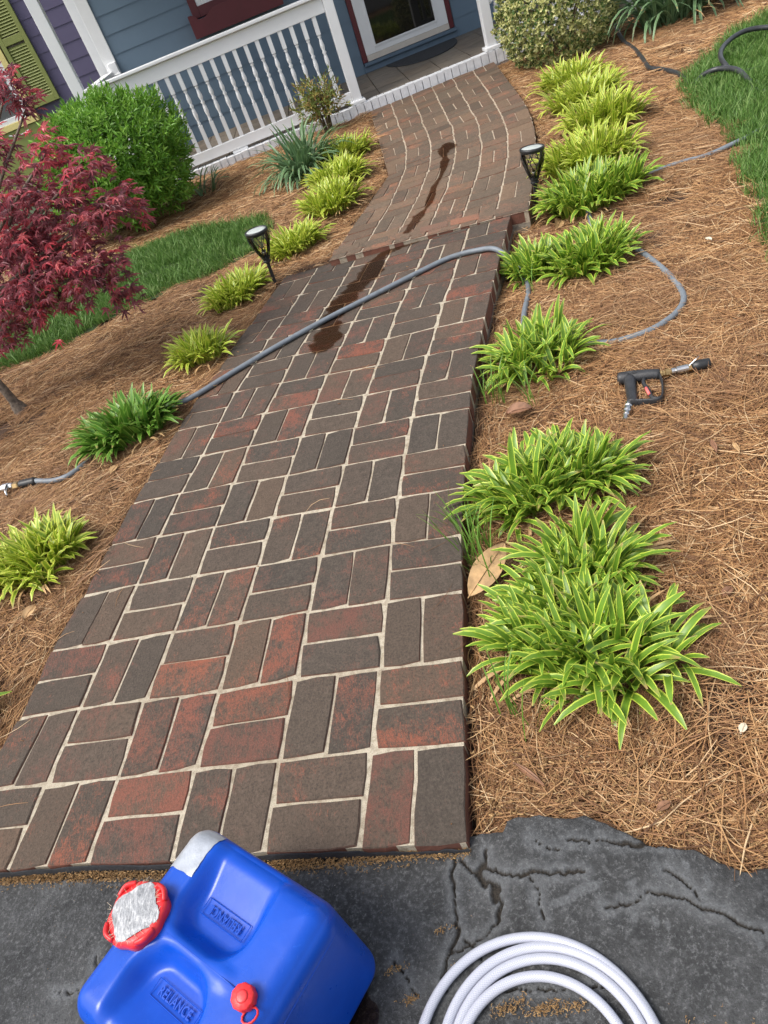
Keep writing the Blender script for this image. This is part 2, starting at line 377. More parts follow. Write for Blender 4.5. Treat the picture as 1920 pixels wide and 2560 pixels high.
def tape_mat():
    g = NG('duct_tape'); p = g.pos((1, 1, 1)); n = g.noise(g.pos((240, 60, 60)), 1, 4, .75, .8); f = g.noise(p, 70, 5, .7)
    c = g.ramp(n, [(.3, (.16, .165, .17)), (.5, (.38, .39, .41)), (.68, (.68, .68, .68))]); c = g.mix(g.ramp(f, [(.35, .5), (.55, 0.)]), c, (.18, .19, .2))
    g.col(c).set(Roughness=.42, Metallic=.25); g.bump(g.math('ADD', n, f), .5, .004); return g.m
M_TAPE = tape_mat()
M_TAPE2 = simple('duct_tape_smooth', (.44, .47, .52), .36, .3, var=.12, nscale=60, bump=.15, bscale=300)
def braid_mat():
    g = NG('braided_hose'); at = g.n.new('ShaderNodeUVMap'); at.uv_map = 'uv'; sep = g.n.new('ShaderNodeSeparateXYZ'); g.L(at.outputs[0], sep.inputs[0])
    a = g.math('MULTIPLY', sep.outputs[0], 34.0); l = g.math('MULTIPLY', sep.outputs[1], 470.0)
    s1 = g.math('SINE', g.math('MULTIPLY', g.math('ADD', a, l), 3.1416)); s2 = g.math('SINE', g.math('MULTIPLY', g.math('SUBTRACT', a, l), 3.1416))
    h = g.math('MAXIMUM', s1, s2); c = g.ramp(h, [(.35, (.34, .36, .44)), (.95, (.53, .54, .60))])
    g.col(c).set(Roughness=.22); g.b.inputs['Coat Weight'].default_value = .8; g.bump(h, .05, .001); return g.m
M_BRAID = braid_mat()
def water_mat():
    g = NG('water_film'); tr = g.n.new('ShaderNodeBsdfTransparent'); tr.inputs[0].default_value = (.66, .53, .44, 1)
    gl = g.n.new('ShaderNodeBsdfGlossy'); gl.inputs['Roughness'].default_value = .12
    fr = g.n.new('ShaderNodeFresnel'); fr.inputs['IOR'].default_value = 1.33; mx = g.n.new('ShaderNodeMixShader')
    g.L(fr.outputs[0], mx.inputs[0]); g.L(tr.outputs[0], mx.inputs[1]); g.L(gl.outputs[0], mx.inputs[2]); g.L(mx.outputs[0], g.out.inputs[0])
    b = g.n.new('ShaderNodeBump'); b.inputs['Strength'].default_value = .25; b.inputs['Distance'].default_value = .003
    g.L(g.noise(g.pos(), 60, 3), b.inputs['Height']); g.L(b.outputs[0], gl.inputs['Normal']); return g.m
M_WATER = water_mat()
def clear_mat():
    g = NG('clear_plastic'); tr = g.n.new('ShaderNodeBsdfTransparent'); tr.inputs[0].default_value = (.95, .93, .84, 1)
    gl = g.n.new('ShaderNodeBsdfGlossy'); gl.inputs['Roughness'].default_value = .08
    mx = g.n.new('ShaderNodeMixShader'); fr = g.n.new('ShaderNodeFresnel'); fr.inputs['IOR'].default_value = 1.5
    g.L(fr.outputs[0], mx.inputs[0]); g.L(tr.outputs[0], mx.inputs[1]); g.L(gl.outputs[0], mx.inputs[2]); g.L(mx.outputs[0], g.out.inputs[0]); return g.m
M_CLEAR = clear_mat()
M_DISC_SKY = simple('solar_disc_sky_sheen', (.50, .54, .52), .3, var=.12, nscale=60)  # pale grey paints the sky's reflection into the solar panel's colour

# ------------------------------------------------------------------ ground heights
GC = [(0,.55,-.035),(.35,.5,-.03),(.2,1.3,-.06),(.6,2.2,-.09),(1.0,3.1,-.11),(1.15,3.6,-.09),(1.4,4.0,-.03),(1.65,4.7,0),(1.85,5.7,.01),(2.0,6.6,.02),(2.4,6.8,.02),(3.6,6.8,.0),(1.5,1.5,-.08),(2,3,-.08),(3,4,-.04),(3.5,5.5,0),
 (-1.3,1.0,-.04),(-1.35,1.6,-.03),(-1.15,2.2,-.03),(-.95,2.8,-.03),(-.55,3.8,-.03),(-.15,4.0,0),(.3,4.8,.03),(.5,5.5,.04),(.65,6.5,.06),(.5,6.95,.07),(-.5,6.9,.08),(-2,6.9,.08),(-2.5,4,.05),(-2.3,2,0),(-3,6,.1),(-1.2,4,0.0),(-.5,5.5,.05)]
def gz(x, y):
    a = b = 0
    for (p, q, z) in GC:
        ww = 1 / ((x - p) ** 2 + (y - q) ** 2 + .02) ** 1.5; a += ww * z; b += ww
    return a / b
def gzb(x, y): return gz(x, y) + .016 * ns(x * 3.1, y * 3.1, 2.2) + .008 * ns(x * 11, y * 11, 5.1)

# ------------------------------------------------------------------ brick walks
NODES = [
[(-1.303,0.981),(-1.105,0.931),(-0.911,0.879),(-0.715,0.816),(-0.519,0.768),(-0.327,0.710),(-0.128,0.650)],
[(-1.249,1.181),(-1.054,1.121),(-0.860,1.066),(-0.666,1.016),(-0.469,0.960),(-0.267,0.905),(-0.076,0.845)],
[(-1.182,1.372),(-1.001,1.327),(-0.812,1.272),(-0.610,1.212),(-0.411,1.165),(-0.210,1.104),(-0.022,1.047)],
[(-1.135,1.593),(-0.944,1.536),(-0.746,1.481),(-0.555,1.423),(-0.360,1.368),(-0.157,1.306),(0.032,1.244)],
[(-1.068,1.797),(-0.882,1.749),(-0.684,1.686),(-0.490,1.625),(-0.302,1.567),(-0.101,1.505),(0.085,1.440)],
[(-1.004,2.014),(-0.825,1.959),(-0.626,1.893),(-0.430,1.830),(-0.239,1.762),(-0.042,1.698),(0.146,1.629)],
[(-0.947,2.223),(-0.758,2.167),(-0.561,2.103),(-0.367,2.028),(-0.172,1.963),(0.020,1.895),(0.208,1.827)],
[(-0.863,2.439),(-0.681,2.372),(-0.495,2.309),(-0.296,2.235),(-0.107,2.160),(0.090,2.091),(0.274,2.015)],
[(-0.796,2.644),(-0.615,2.573),(-0.423,2.508),(-0.226,2.433),(-0.032,2.357),(0.158,2.285),(0.344,2.213)],
[(-0.714,2.858),(-0.541,2.785),(-0.341,2.708),(-0.147,2.628),(0.046,2.545),(0.235,2.473),(0.425,2.398)],
[(-0.624,3.051),(-0.446,2.985),(-0.264,2.914),(-0.064,2.826),(0.126,2.738),(0.321,2.670),(0.508,2.595)],
[(-0.539,3.263),(-0.368,3.188),(-0.167,3.104),(0.023,3.025),(0.209,2.946),(0.404,2.872),(0.595,2.793)],
[(-0.447,3.450),(-0.266,3.384),(-0.072,3.298),(0.117,3.220),(0.307,3.141),(0.496,3.063),(0.683,2.986)],
[(-0.359,3.649),(-0.176,3.584),(0.024,3.490),(0.208,3.416),(0.397,3.343),(0.583,3.260),(0.771,3.181)],
[(-0.270,3.848),(-0.086,3.784),(0.115,3.690),(0.298,3.613),(0.487,3.535),(0.671,3.457),(0.859,3.377)],
[(-0.182,4.047),(0.004,3.983),(0.206,3.885),(0.389,3.810),(0.578,3.735),(0.758,3.654),(0.947,3.572)],
]
END_L, END_R = (-.262, 3.945), (.958, 3.553)
_d = Vector((END_R[0] - END_L[0], END_R[1] - END_L[1])).normalized(); END_N = (-_d.y, _d.x)      # points away from the driveway
def quadpt(q, u, v): return V2(V2(q[0], q[1], u), V2(q[3], q[2], u), v)

def brick_mesh(poly, rng, zt, zb, cham=.0026, jit=.0011):
    """irregular chamfered brick; returns MB in world coordinates and its centre; zt is a function of x,y"""
    pts = []
    n = len(poly)
    for k in range(n):
        a, b = poly[k], poly[(k + 1) % n]; L = math.hypot(b[0] - a[0], b[1] - a[1])
        if L < .004: continue
        for t in (0.0, .5) if L < .12 else (0.0, .35, .7):
            p = V2(a, b, t if t else .03); pts.append((p[0] + rng.uniform(-jit, jit), p[1] + rng.uniform(-jit, jit)))
            if not t:
                pass
    cx = sum(p[0] for p in pts) / len(pts); cy = sum(p[1] for p in pts) / len(pts); n = len(pts)
    pts = [V2(p, (cx, cy), rng.uniform(.02, .055)) if rng.random() < .07 else p for p in pts]
    dz = rng.uniform(-.0017, .0015); tx, ty = rng.uniform(-.008, .008), rng.uniform(-.008, .008)
    zf = lambda x, y: zt(x, y) + dz + tx * (x - cx) + ty * (y - cy)
    ins = []
    for p in pts:
        d = Vector((cx - p[0], cy - p[1])); l = d.length; d /= max(l, 1e-6); c = cham * rng.uniform(.7, 1.4)
        ins.append((p[0] + d.x * c, p[1] + d.y * c))
    v = [(p[0], p[1], zf(*p)) for p in ins] + [(p[0], p[1], zf(*p) - .0028) for p in pts] + [(p[0], p[1], zb(*p)) for p in pts]
    f = [list(range(n))]
    for r in range(2):
        for k in range(n): f.append((r * n + k, (r + 1) * n + k, (r + 1) * n + (k + 1) % n, r * n + (k + 1) % n))
    m = MB(); zc = zt(cx, cy)
    m.add([(a - cx, b - cy, c - zc) for a, b, c in v], f)
    return m, (cx, cy, zc)

def pattern(i, j, ncol=6, par=0): return (ncol - 1 - i + j + par) % 2 == 0       # True: pair runs along the walk
rng = random.Random(7)
walk = MB()
def slab(outline, zt, depth, mats, name, drop=.005, grid=None):
    b = MB(); n = len(outline)
    v = [(p[0], p[1], zt(*p) - drop) for p in outline] + [(p[0], p[1], zt(*p) - .062) for p in outline] + [(p[0], p[1], zt(*p) - depth) for p in outline]
    cx = sum(p[0] for p in outline) / n; cy = sum(p[1] for p in outline) / n
    if grid:
        nr, nc = len(grid), len(grid[0])
        b.add([(p[0], p[1], zt(*p) - drop) for row in grid for p in row], [(a * nc + c, a * nc + c + 1, (a + 1) * nc + c + 1, (a + 1) * nc + c) for a in range(nr - 1) for c in range(nc - 1)])
    else: b.add(v, [list(range(n))])
    b.add(v, [(n + k, n + (k + 1) % n, (k + 1) % n, k) for k in range(n)]); b.add(v, [(2 * n + k, 2 * n + (k + 1) % n, n + (k + 1) % n, n + k) for k in range(n)], 1)
    o = b.build(name, mats); return o

# lower walk: six basket-weave columns, from the driveway to the step
lower_zt = lambda x, y: 0.0
left_edge = [NODES[j][0] for j in range(15)]; right_edge = [NODES[j][6] for j in range(16)]
front = [NODES[0][i] for i in range(1, 6)]
inset = .006
outline1 = clip([(p[0], p[1]) for p in [NODES[0][0]] + front + right_edge + [NODES[15][5], NODES[15][4], NODES[15][3], NODES[15][2], NODES[15][1], NODES[15][0]] + left_edge[::-1][:-1]], END_L, END_N)
WALK1 = outline1
def shrink(poly, d):
    cx = sum(p[0] for p in poly) / len(poly); cy = sum(p[1] for p in poly) / len(poly); out = []; n = len(poly)
    for k in range(n):
        a, b, c = Vector(poly[k - 1]), Vector(poly[k]), Vector(poly[(k + 1) % n])
        e1 = (b - a); e2 = (c - b)
        if e1.length < 1e-4 or e2.length < 1e-4: out.append(tuple(b)); continue
        n1 = Vector((-e1.y, e1.x)).normalized(); n2 = Vector((-e2.y, e2.x)).normalized(); m = (n1 + n2)
        m = m / max(m.length_squared / 2, .3); out.append((b.x + m.x * d, b.y + m.y * d))
    return out
walk1 = tag(slab(shrink(outline1, .004), lower_zt, .17, [M_MORT, M_CONC], 'lower_walkway', .0042), 'lower brick walkway in basket weave with wide pale mortar joints, beside the driveway', None, None, 'structure')
# bricks that stand out as red in the photograph: (column, row, half) -> redness
RED = {(3,1,1):.9,(2,0,0):.8,(2,0,1):.85,(5,0,0):.9,(4,1,1):.75,(3,1,0):.95,(2,1,1):.8,(2,1,0):.6,(3,2,1):.75,(3,2,0):.5,(3,2,2):.5,(4,2,1):.75,(3,0,0):.45,(4,3,0):.6,(1,3,1):.35,(2,2,0):.7,(2,3,0):.45,
       (3,4,0):.35,(2,7,1):.75,(1,7,1):.85,(2,8,0):.9,(3,8,1):.45,(3,9,1):.9,(2,8,1):.4,(4,7,0):.6,(4,7,1):.45,(4,8,0):.5,(0,9,0):.6,(0,8,1):.55,(0,7,0):.5,(0,5,0):.45,(1,6,1):.55,(2,10,0):.5,(3,10,0):.55,
       (2,6,1):.4,(4,6,0):.45,(1,0,1):.6,(1,0,0):.3,(4,0,1):.3,(5,1,1):.55,(3,3,1):.45,(2,4,1):.35,(0,1,0):.5,(3,12,0):.6,(3,13,1):.7,(4,14,0):.55,(2,12,0):.5,(4,12,1):.6,(5,0,1):.15}
def lay(nodes, nrow, ncol, zt, zb, mat, parent, edge_joint, mid_joint, cross, cl=None, redf=None, par=0, rng=rng, front_row=False):
    for j in range(nrow):
        for i in range(ncol):
            q = (nodes[j][i], nodes[j][i + 1], nodes[j + 1][i + 1], nodes[j + 1][i])
            lu = math.hypot(q[1][0] - q[0][0], q[1][1] - q[0][1]); lv = math.hypot(q[3][0] - q[0][0], q[3][1] - q[0][1])
            ju0 = 0 if i == 0 else edge_joint / 2; ju1 = 0 if i == ncol - 1 else edge_joint / 2
            jv0 = 0 if (j == 0 and front_row) else cross / 2; jv1 = cross / 2
            vert = pattern(i, j, ncol, par); h = .5 + rng.uniform(-.012, .012); mj = mid_joint * rng.uniform(.6, 1.3) / 2
            for s in (0, 1):
                if vert: u0, u1 = (ju0 / lu, h - mj / lu) if s == 0 else (h + mj / lu, 1 - ju1 / lu); v0, v1 = jv0 / lv, 1 - jv1 / lv
                else: v0, v1 = (jv0 / lv, h - mj / lv) if s == 0 else (h + mj / lv, 1 - jv1 / lv); u0, u1 = ju0 / lu, 1 - ju1 / lu
                j2 = .004
                j2 = .008; u0 += rng.uniform(0, j2) if i else 0; u1 -= rng.uniform(0, j2); v0 += rng.uniform(0, j2); v1 -= rng.uniform(0, j2)
                poly = [quadpt(q, u0, v0), quadpt(q, u1, v0), quadpt(q, u1, v1), quadpt(q, u0, v1)]
                if cl: poly = clip(poly, *cl)
                if len(poly) < 3: continue
                ar = abs(sum(poly[k][0] * poly[(k + 1) % len(poly)][1] - poly[(k + 1) % len(poly)][0] * poly[k][1] for k in range(len(poly)))) / 2
                if ar < .0012: continue
                m, c = brick_mesh(poly, rng, zt, zb)
                o = m.build('brick', mat, parent, loc=c)
                o.color = redf(i, j, s, rng)
lower_zb = lambda x, y: -.060
def red1(i, j, s, rng):
    r = RED.get((i, j, s), None)
    if r is None: r = max(0, rng.gauss(.36 if j < 5 else .26, .20))
    tar = .0
    return (min(1, r * .80), min(1, max(0, rng.gauss(.45 if j < 3 else .18, .25))), tar, 1)
lay(NODES, 15, 6, lower_zt, lower_zb, M_BRICK, walk1, .0072, .0046, .0058, (tuple(Vector(END_L) - Vector(END_N) * .004), END_N), red1, front_row=True)

tar = MB(); pts_f = catmull([(p[0], p[1], 0) for p in NODES[0]], 14); dn = Vector((-.30, -.954, 0)); nF = len(pts_f); v = []; rgt = random.Random(4)
for k, p in enumerate(pts_f):
    up_ = -.004 - .008 * max(0, ns(p.x * 22, 1.5)) - rgt.uniform(0, .002) if k < nF - 14 else -.012 - rgt.uniform(0, .008)
    v += [(p.x + dn.x * .0015, p.y + dn.y * .0015, -.075), (p.x + dn.x * .0035, p.y + dn.y * .0035, up_ - .003), (p.x + dn.x * .0012, p.y + dn.y * .0012, up_)]
tar.add(v, [(3 * k + c, 3 * k + 3 + c, 3 * k + 4 + c, 3 * k + 1 + c) for k in range(nF - 1) for c in (0, 1)])
tar.build('tar_edge', simple('tar', (.020, .021, .024), .6, var=.3, nscale=60, bump=.6), walk1, smooth=True)

# upper walk: bends left towards the porch
S_L, S_R, K_L, K_R, E_L, E_R = (.022, 3.800), (1.012, 3.500), (.572, 4.890), (1.541, 4.740), (.822, 6.972), (1.950, 6.955)
zS, zK, zE = (.034, .006), (.044, .036), (.070, .070)
NA, NB = 6, 10
def upper_node(i, r):
    t = i / 6.0
    S = V2(S_L, S_R, t); K_ = V2(K_L, K_R, t); E_ = V2(E_L, E_R, t)
    if r <= NA: p = V2(S, K_, r / NA)
    else: p = V2(K_, E_, (r - NA) / NB)
    if i and abs(r - NA) < 3.5:                                                 # a smooth bend, except at the left-hand kink
        q0, q2 = V2(S, K_, (NA - 3.5) / NA), V2(K_, E_, 3.5 / NB); u = (r - NA + 3.5) / 7.0
        return V2(V2(q0, K_, u), V2(K_, q2, u), u)
    return p
def upper_zt(x, y):
    t = min(1, max(0, (x - .15 - (y - 3.8) * .27) / 1.0))
    if y < 4.85: return lerp(lerp(zS[0], zS[1], t), lerp(zK[0], zK[1], t), min(1, max(0, (y - 3.6) / 1.25)))
    return lerp(lerp(zK[0], zK[1], t), zE[0], min(1, (y - 4.85) / 2.1))
UN = [[upper_node(i, r) for i in range(7)] for r in range(NA + NB + 1)]
for r in range(1, NA + NB):
    for i in range(1, 6): UN[r][i] = (UN[r][i][0] + rng.uniform(-.006, .006), UN[r][i][1] + rng.uniform(-.004, .004))
outline2 = UN[0] + [UN[r][6] for r in range(1, NA + NB + 1)] + UN[-1][::-1][1:] + [UN[r][0] for r in range(NA + NB - 1, 0, -1)]
WALK2 = outline2
walk2 = tag(slab(shrink(outline2, .004), upper_zt, .17, [M_MORT2, M_CONC], 'upper_walkway', .0046, UN), 'upper brick walkway bending up to the porch, one small step above the lower walk', None, None, 'structure')
def red2(i, j, s, rng):
    r = max(0, rng.gauss(.40, .24)); 
    if j >= NA + NB - 1: r = .85
    if j == 0: r = .55
    return (r * .55, min(1, max(0, rng.gauss(.45, .25))), 0, 1)
lay(UN, NA + NB, 6, upper_zt, lambda x, y: upper_zt(x, y) - .058, M_BRICK2, walk2, .0070, .005, .0032, None, red2, par=1)
# fill the wedge between the two slabs (riser bricks on edge)
rise = MB()
ux, uy = _d.x, _d.y
for k in range(6):
    a = k * .1600 + .318; b = a + .151
    p0 = (END_L[0] + ux * a + END_N[0] * .004, END_L[1] + uy * a + END_N[1] * .004); p1 = (END_L[0] + ux * b + END_N[0] * .004, END_L[1] + uy * b + END_N[1] * .004)
    ee = .075
    poly = [p0, p1, (p1[0] + END_N[0] * ee, p1[1] + END_N[1] * ee), (p0[0] + END_N[0] * ee, p0[1] + END_N[1] * ee)]
    top = lambda x, y: upper_zt(x, y) + .0015
    m, c = brick_mesh(poly, rng, top, lambda x, y: -.06)
    o = m.build('brick', M_BRICK2 if k < 2 else M_BRICK2, walk2, loc=c); o.color = ((.2, .15, .3, .85, .9, .35)[k], .3, 0, 1)

# water trail over the bricks
def blob(path, widths, seed, zf, name, label):
    rg = random.Random(seed); P = catmull([(p[0], p[1], 0) for p in path], 16); n = len(P); L = []; Rr = []
    for k, p in enumerate(P):
        a = P[max(0, k - 1)]; b = P[min(n - 1, k + 1)]; t = (b - a).normalized(); nn = Vector((-t.y, t.x, 0))
        f = k / (n - 1) * (len(widths) - 1); i0 = min(int(f), len(widths) - 2); ww = lerp(widths[i0], widths[i0 + 1], f - i0)
        L.append(p + nn * ww * (1 + .5 * ns(k * .13, seed) + .45 * ns(k * .45, seed + 2))); Rr.append(p - nn * ww * (1 + .5 * ns(k * .13, seed + 9) + .45 * ns(k * .45, seed + 12)))
    v = [(p.x, p.y, zf(p.x, p.y)) for p in L] + [(p.x, p.y, zf(p.x, p.y)) for p in Rr]
    m = MB(); m.add(v, [(k, n + k, n + k + 1, k + 1) for k in range(n - 1)])
    o = m.build(name, M_WATER, smooth=True); tag(o, label, 'water trail'); return o
blob([(1.02,5.10),(1.00,5.00),(.955,4.93),(.93,4.80),(.905,4.72),(.83,4.50),(.74,4.33),(.66,4.12),(.61,4.02),(.555,3.95),(.49,3.84),(.44,3.765)], [.012,.070,.034,.014,.032,.011,.015,.027,.006,.032,.026,.015], 3,
     lambda x, y: upper_zt(x, y) + .0035, 'water_trail', 'narrow dark water trail running down the middle of the upper walk')
blob([(.50,3.675),(.36,3.69),(.27,3.66),(.22,3.58),(.19,3.50),(.12,3.42),(.05,3.33),(-.01,3.24),(-.055,3.15),(-.085,3.05),(-.12,2.93),(-.16,2.84)], [.012,.035,.030,.062,.070,.055,.060,.066,.048,.045,.075,.03], 5,
     lambda x, y: lower_zt(x, y) + .0035, 'water_trail', 'wide dark wet patch below the step, crossed by the grey hose')

# ------------------------------------------------------------------ ground, beds, lawns
LAWN_R = [(3.6,5.2),(3.013,5.12),(2.551,4.777),(2.344,4.503),(2.191,4.119),(2.084,3.66),(2.035,3.455),(1.878,3.152),(1.684,2.7),(1.507,2.359),(1.40,1.9),(1.5,1.2),(6.5,1.2),(6.5,5.6)]
LAWN_L = [(-.235,4.80),(-.264,5.02),(-.506,5.20),(-.861,5.40),(-1.228,5.48),(-1.77,5.50),(-2.287,5.44),(-4.5,5.6),(-4.5,3.9),(-1.961,4.10),(-1.652,4.13),(-1.427,4.28),(-1.048,4.40),(-.6,4.45),(-.38,4.50)]
ASPH_EDGE = [(-4.5,1.75),(-1.80,1.15),(-1.149,.937),(-.915,.864),(-.773,.822),(-.541,.758),(-.40,.720),(-.228,.682),(-.153,.670),(-.118,.678),(-.096,.668),(-.062,.656),(-.048,.672),(.012,.660),(.034,.643),(.084,.630),(.122,.598),(.150,.563),(.175,.545),(.227,.519),(.252,.492),(.292,.469),(.33,.472),(.42,.44),(.7,.36),(1.6,.12),(4.5,-.7)]
def asph_y(x):
    for a, b in zip(ASPH_EDGE, ASPH_EDGE[1:]):
        if a[0] <= x <= b[0]: return lerp(a[1], b[1], (x - a[0]) / (b[0] - a[0]))
    return -5
def side_dist(x, y):
    """distance to the walks, negative inside"""
    best = 9
    for poly in (WALK1, WALK2):
        if abs(x - .3) > 2.2: continue
        d = dpoly(x, y, poly); best = min(best, -d if inpoly(x, y, poly) else d)
    return best
def gridmesh(name, x0, x1, y0, y1, st, zf, keep, mat):
    nx, ny = int((x1 - x0) / st) + 1, int((y1 - y0) / st) + 1; idx = {}; v = []; f = []
    def vid(a, b):
        if (a, b) not in idx:
            x, y = x0 + a * st, y0 + b * st; idx[(a, b)] = len(v); v.append((x, y, zf(x, y)))
        return idx[(a, b)]
    for a in range(nx - 1):
        for b in range(ny - 1):
            if keep(x0 + (a + .5) * st, y0 + (b + .5) * st): f.append((vid(a, b), vid(a + 1, b), vid(a + 1, b + 1), vid(a, b + 1)))
    m = MB(); m.v = v; m.f = f; m.m = [0] * len(f); m.uv = [None] * len(f)
    return m.build(name, mat, smooth=True)
def mulch_z(x, y):
    z = gzb(x, y)
    d = side_dist(x, y)
    if d < 0: z = lerp(z - .012, -.13, sm(0, .06, -d))
    e = y - asph_y(x)
    if e < .05: z = lerp(z - .01, -.16, sm(.01, -.07, e))
    return z
ground = MB(); ground.box((0, 12, -.36), (160, 160, .2)); tag(ground.build('ground', M_LAWN), kind='structure')
tag(gridmesh('mulch_bed', -4.5, 4.6, .0, 7.04, .045, mulch_z, lambda x, y: y > asph_y(x) - .12 and not (side_dist(x, y) < -.10), M_MULCH), kind='structure')
tag(gridmesh('lawn', -4.5, 6.5, 1.2, 5.6, .06, lambda x, y: gzb(x, y) + .012, lambda x, y: inpoly(x, y, LAWN_R) or inpoly(x, y, LAWN_L), M_LAWN), kind='structure')

# scatter helper: instances of small tufts on a point set, one object of "stuff"
def scatter(name, protos, pts):
    col = bpy.data.collections.new(name + '_pieces')
    for k, me in enumerate(protos):
        o = bpy.data.objects.new('%s_piece' % name, me); col.objects.link(o)
    me = bpy.data.meshes.new(name); me.from_pydata([p[0] for p in pts], [], [])
    a = me.attributes.new('rot', 'FLOAT_VECTOR', 'POINT'); a.data.foreach_set('vector', [c for p in pts for c in p[1]])
    a = me.attributes.new('scl', 'FLOAT', 'POINT'); a.data.foreach_set('value', [p[2] for p in pts])
    a = me.attributes.new('idx', 'INT', 'POINT'); a.data.foreach_set('value', [p[3] % len(protos) for p in pts])
    for m in protos[0].materials: me.materials.append(m)
    o = bpy.data.objects.new(name, me); COL.objects.link(o)
    g = bpy.data.node_groups.new(name, 'GeometryNodeTree')
    g.interface.new_socket('Geometry', in_out='INPUT', socket_type='NodeSocketGeometry'); g.interface.new_socket('Geometry', in_out='OUTPUT', socket_type='NodeSocketGeometry')
    n = g.nodes; gi = n.new('NodeGroupInput'); go = n.new('NodeGroupOutput'); ip = n.new('GeometryNodeInstanceOnPoints'); ci = n.new('GeometryNodeCollectionInfo')
    ci.inputs['Collection'].default_value = col; ci.inputs['Separate Children'].default_value = True; ci.inputs['Reset Children'].default_value = True
    def attr(nm, ty):
        q = n.new('GeometryNodeInputNamedAttribute'); q.data_type = ty; q.inputs['Name'].default_value = nm; return q.outputs['Attribute']
    g.links.new(gi.outputs[0], ip.inputs['Points']); g.links.new(ci.outputs[0], ip.inputs['Instance']); ip.inputs['Pick Instance'].default_value = True
    g.links.new(attr('idx', 'INT'), ip.inputs['Instance Index']); g.links.new(attr('rot', 'FLOAT_VECTOR'), ip.inputs['Rotation']); g.links.new(attr('scl', 'FLOAT'), ip.inputs['Scale'])
    g.links.new(ip.outputs[0], go.inputs[0])
    md = o.modifiers.new('scatter', 'NODES'); md.node_group = g; return o

def needle(m, rg, x, y, z, az, L, wd, bend, tilt):
    """a thin three-sided curved needle"""
    uvv = rg.random(); pts = []
    for t in (-.5, -.17, .17, .5):
        d = t * L; off = bend * (t * t * 4 - .33) * L
        pts.append((x + math.cos(az) * d - math.sin(az) * off, y + math.sin(az) * d + math.cos(az) * off, z + tilt * d - abs(t) * .006))
    nx, ny = -math.sin(az), math.cos(az); v = []
    for k, p in enumerate(pts):
        q = wd * (.5 if k in (0, 3) else 1)
        v += [(p[0] + nx * q, p[1] + ny * q, p[2] - q * .5), (p[0] - nx * q, p[1] - ny * q, p[2] - q * .5), (p[0], p[1], p[2] + q * .9)]
    f = []
    for k in range(3):
        for a, b in ((1, 2), (2, 0)): f.append((k * 3 + a, k * 3 + b, k * 3 + 3 + b, k * 3 + 3 + a))
    m.add(v, f, 0, [(uvv, .5)] * 12)
def needle_clump(seed, n=115, rad=.085, wd=.00092):
    rg = random.Random(seed); m = MB(); base = rg.uniform(0, 6.28)
    for _ in range(n):
        r = rad * math.sqrt(rg.random()); a = rg.uniform(0, 6.28); az = base + rg.gauss(0, .6) if rg.random() < .45 else rg.uniform(0, 6.28)
        needle(m, rg, r * math.cos(a), r * math.sin(a), rg.uniform(0, .022), az, rg.uniform(.08, .18), wd * rg.uniform(.6, 1.4), rg.gauss(0, .10), rg.gauss(0, .09))
    return m.mesh('needle_clump', M_STRAW, True)
clumps = [needle_clump(100 + k) for k in range(14)]
clumps_far = [needle_clump(300 + k, 70, .09, .0015) for k in range(8)]
rg = random.Random(21)
def bed_ok(x, y, m=.085):
    if side_dist(x, y) < m: return False
    if y < asph_y(x) + m * .9: return False
    if inpoly(x, y, LAWN_R) and dpoly(x, y, LAWN_R) > .03: return False
    if inpoly(x, y, LAWN_L) and dpoly(x, y, LAWN_L) > .03: return False
    return y < 6.93
pts = []
def fill(x0, x1, y0, y1, dens):
    for _ in range(int((x1 - x0) * (y1 - y0) * dens)):
        x, y = rg.uniform(x0, x1), rg.uniform(y0, y1)
        if bed_ok(x, y): pts.append(((x, y, gzb(x, y) - .004), (rg.gauss(0, .07), rg.gauss(0, .07), rg.uniform(0, 6.28)), rg.uniform(.8, 1.15), rg.randrange(99)))
fill(-.2, 1.9, .35, 2.6, 230); fill(.4, 2.4, 2.6, 4.2, 170); fill(-2.4, -.5, .9, 3.2, 210); fill(-2.2, .3, 3.2, 4.6, 150); fill(1.9, 4.2, .2, 1.6, 60)
tag(scatter('pine_straw', clumps, pts), 'pine straw mulch lying thick over the beds beside the lower walk', None, None, 'stuff')
pts = []
fill(-2.6, 1.0, 4.6, 6.95, 170); fill(1.2, 4.2, 4.2, 6.95, 170); fill(-4.3, -2.2, 1.6, 6.9, 60)
tag(scatter('pine_straw', clumps_far, pts), 'pine straw mulch lying over the beds near the porch', None, None, 'stuff')
# needles along the bed edges, kept off the bricks one by one
m = MB(); rg = random.Random(5); cnt = 0
def edge_needles(path, side, width, per_m, over=.0):
    for a, b in zip(path, path[1:]):
        L = math.hypot(b[0] - a[0], b[1] - a[1]); tx, ty = (b[0] - a[0]) / L, (b[1] - a[1]) / L; nx, ny = -ty * side, tx * side; dirr = math.atan2(ty, tx)
        for _ in range(int(L * per_m)):
            t = rg.random() * L; d = rg.uniform(.004, width); x, y = a[0] + tx * t + nx * d, a[1] + ty * t + ny * d
            az = dirr + rg.gauss(0, .22 + d * 5) if rg.random() < .85 else rg.uniform(0, 6.28); l = rg.uniform(.05, .14)
            e = .5 * l; ok = True
            for s in (-1, 1):
                ex, ey = x + math.cos(az) * e * s, y + math.sin(az) * e * s
                if (inpoly(ex, ey, WALK1) or inpoly(ex, ey, WALK2)) and rg.random() > over: ok = False
                if ey < asph_y(ex) - .012: ok = False
            if ok: needle(m, rg, x, y, gzb(x, y) + rg.uniform(0, .02), az, l, .0008 * rg.uniform(.7, 1.4), rg.gauss(0, .12), rg.gauss(0, .06))
edge_needles([NODES[j][6] for j in range(16)], -1, .13, 1500)
edge_needles([NODES[j][0] for j in range(15)], 1, .13, 1500)
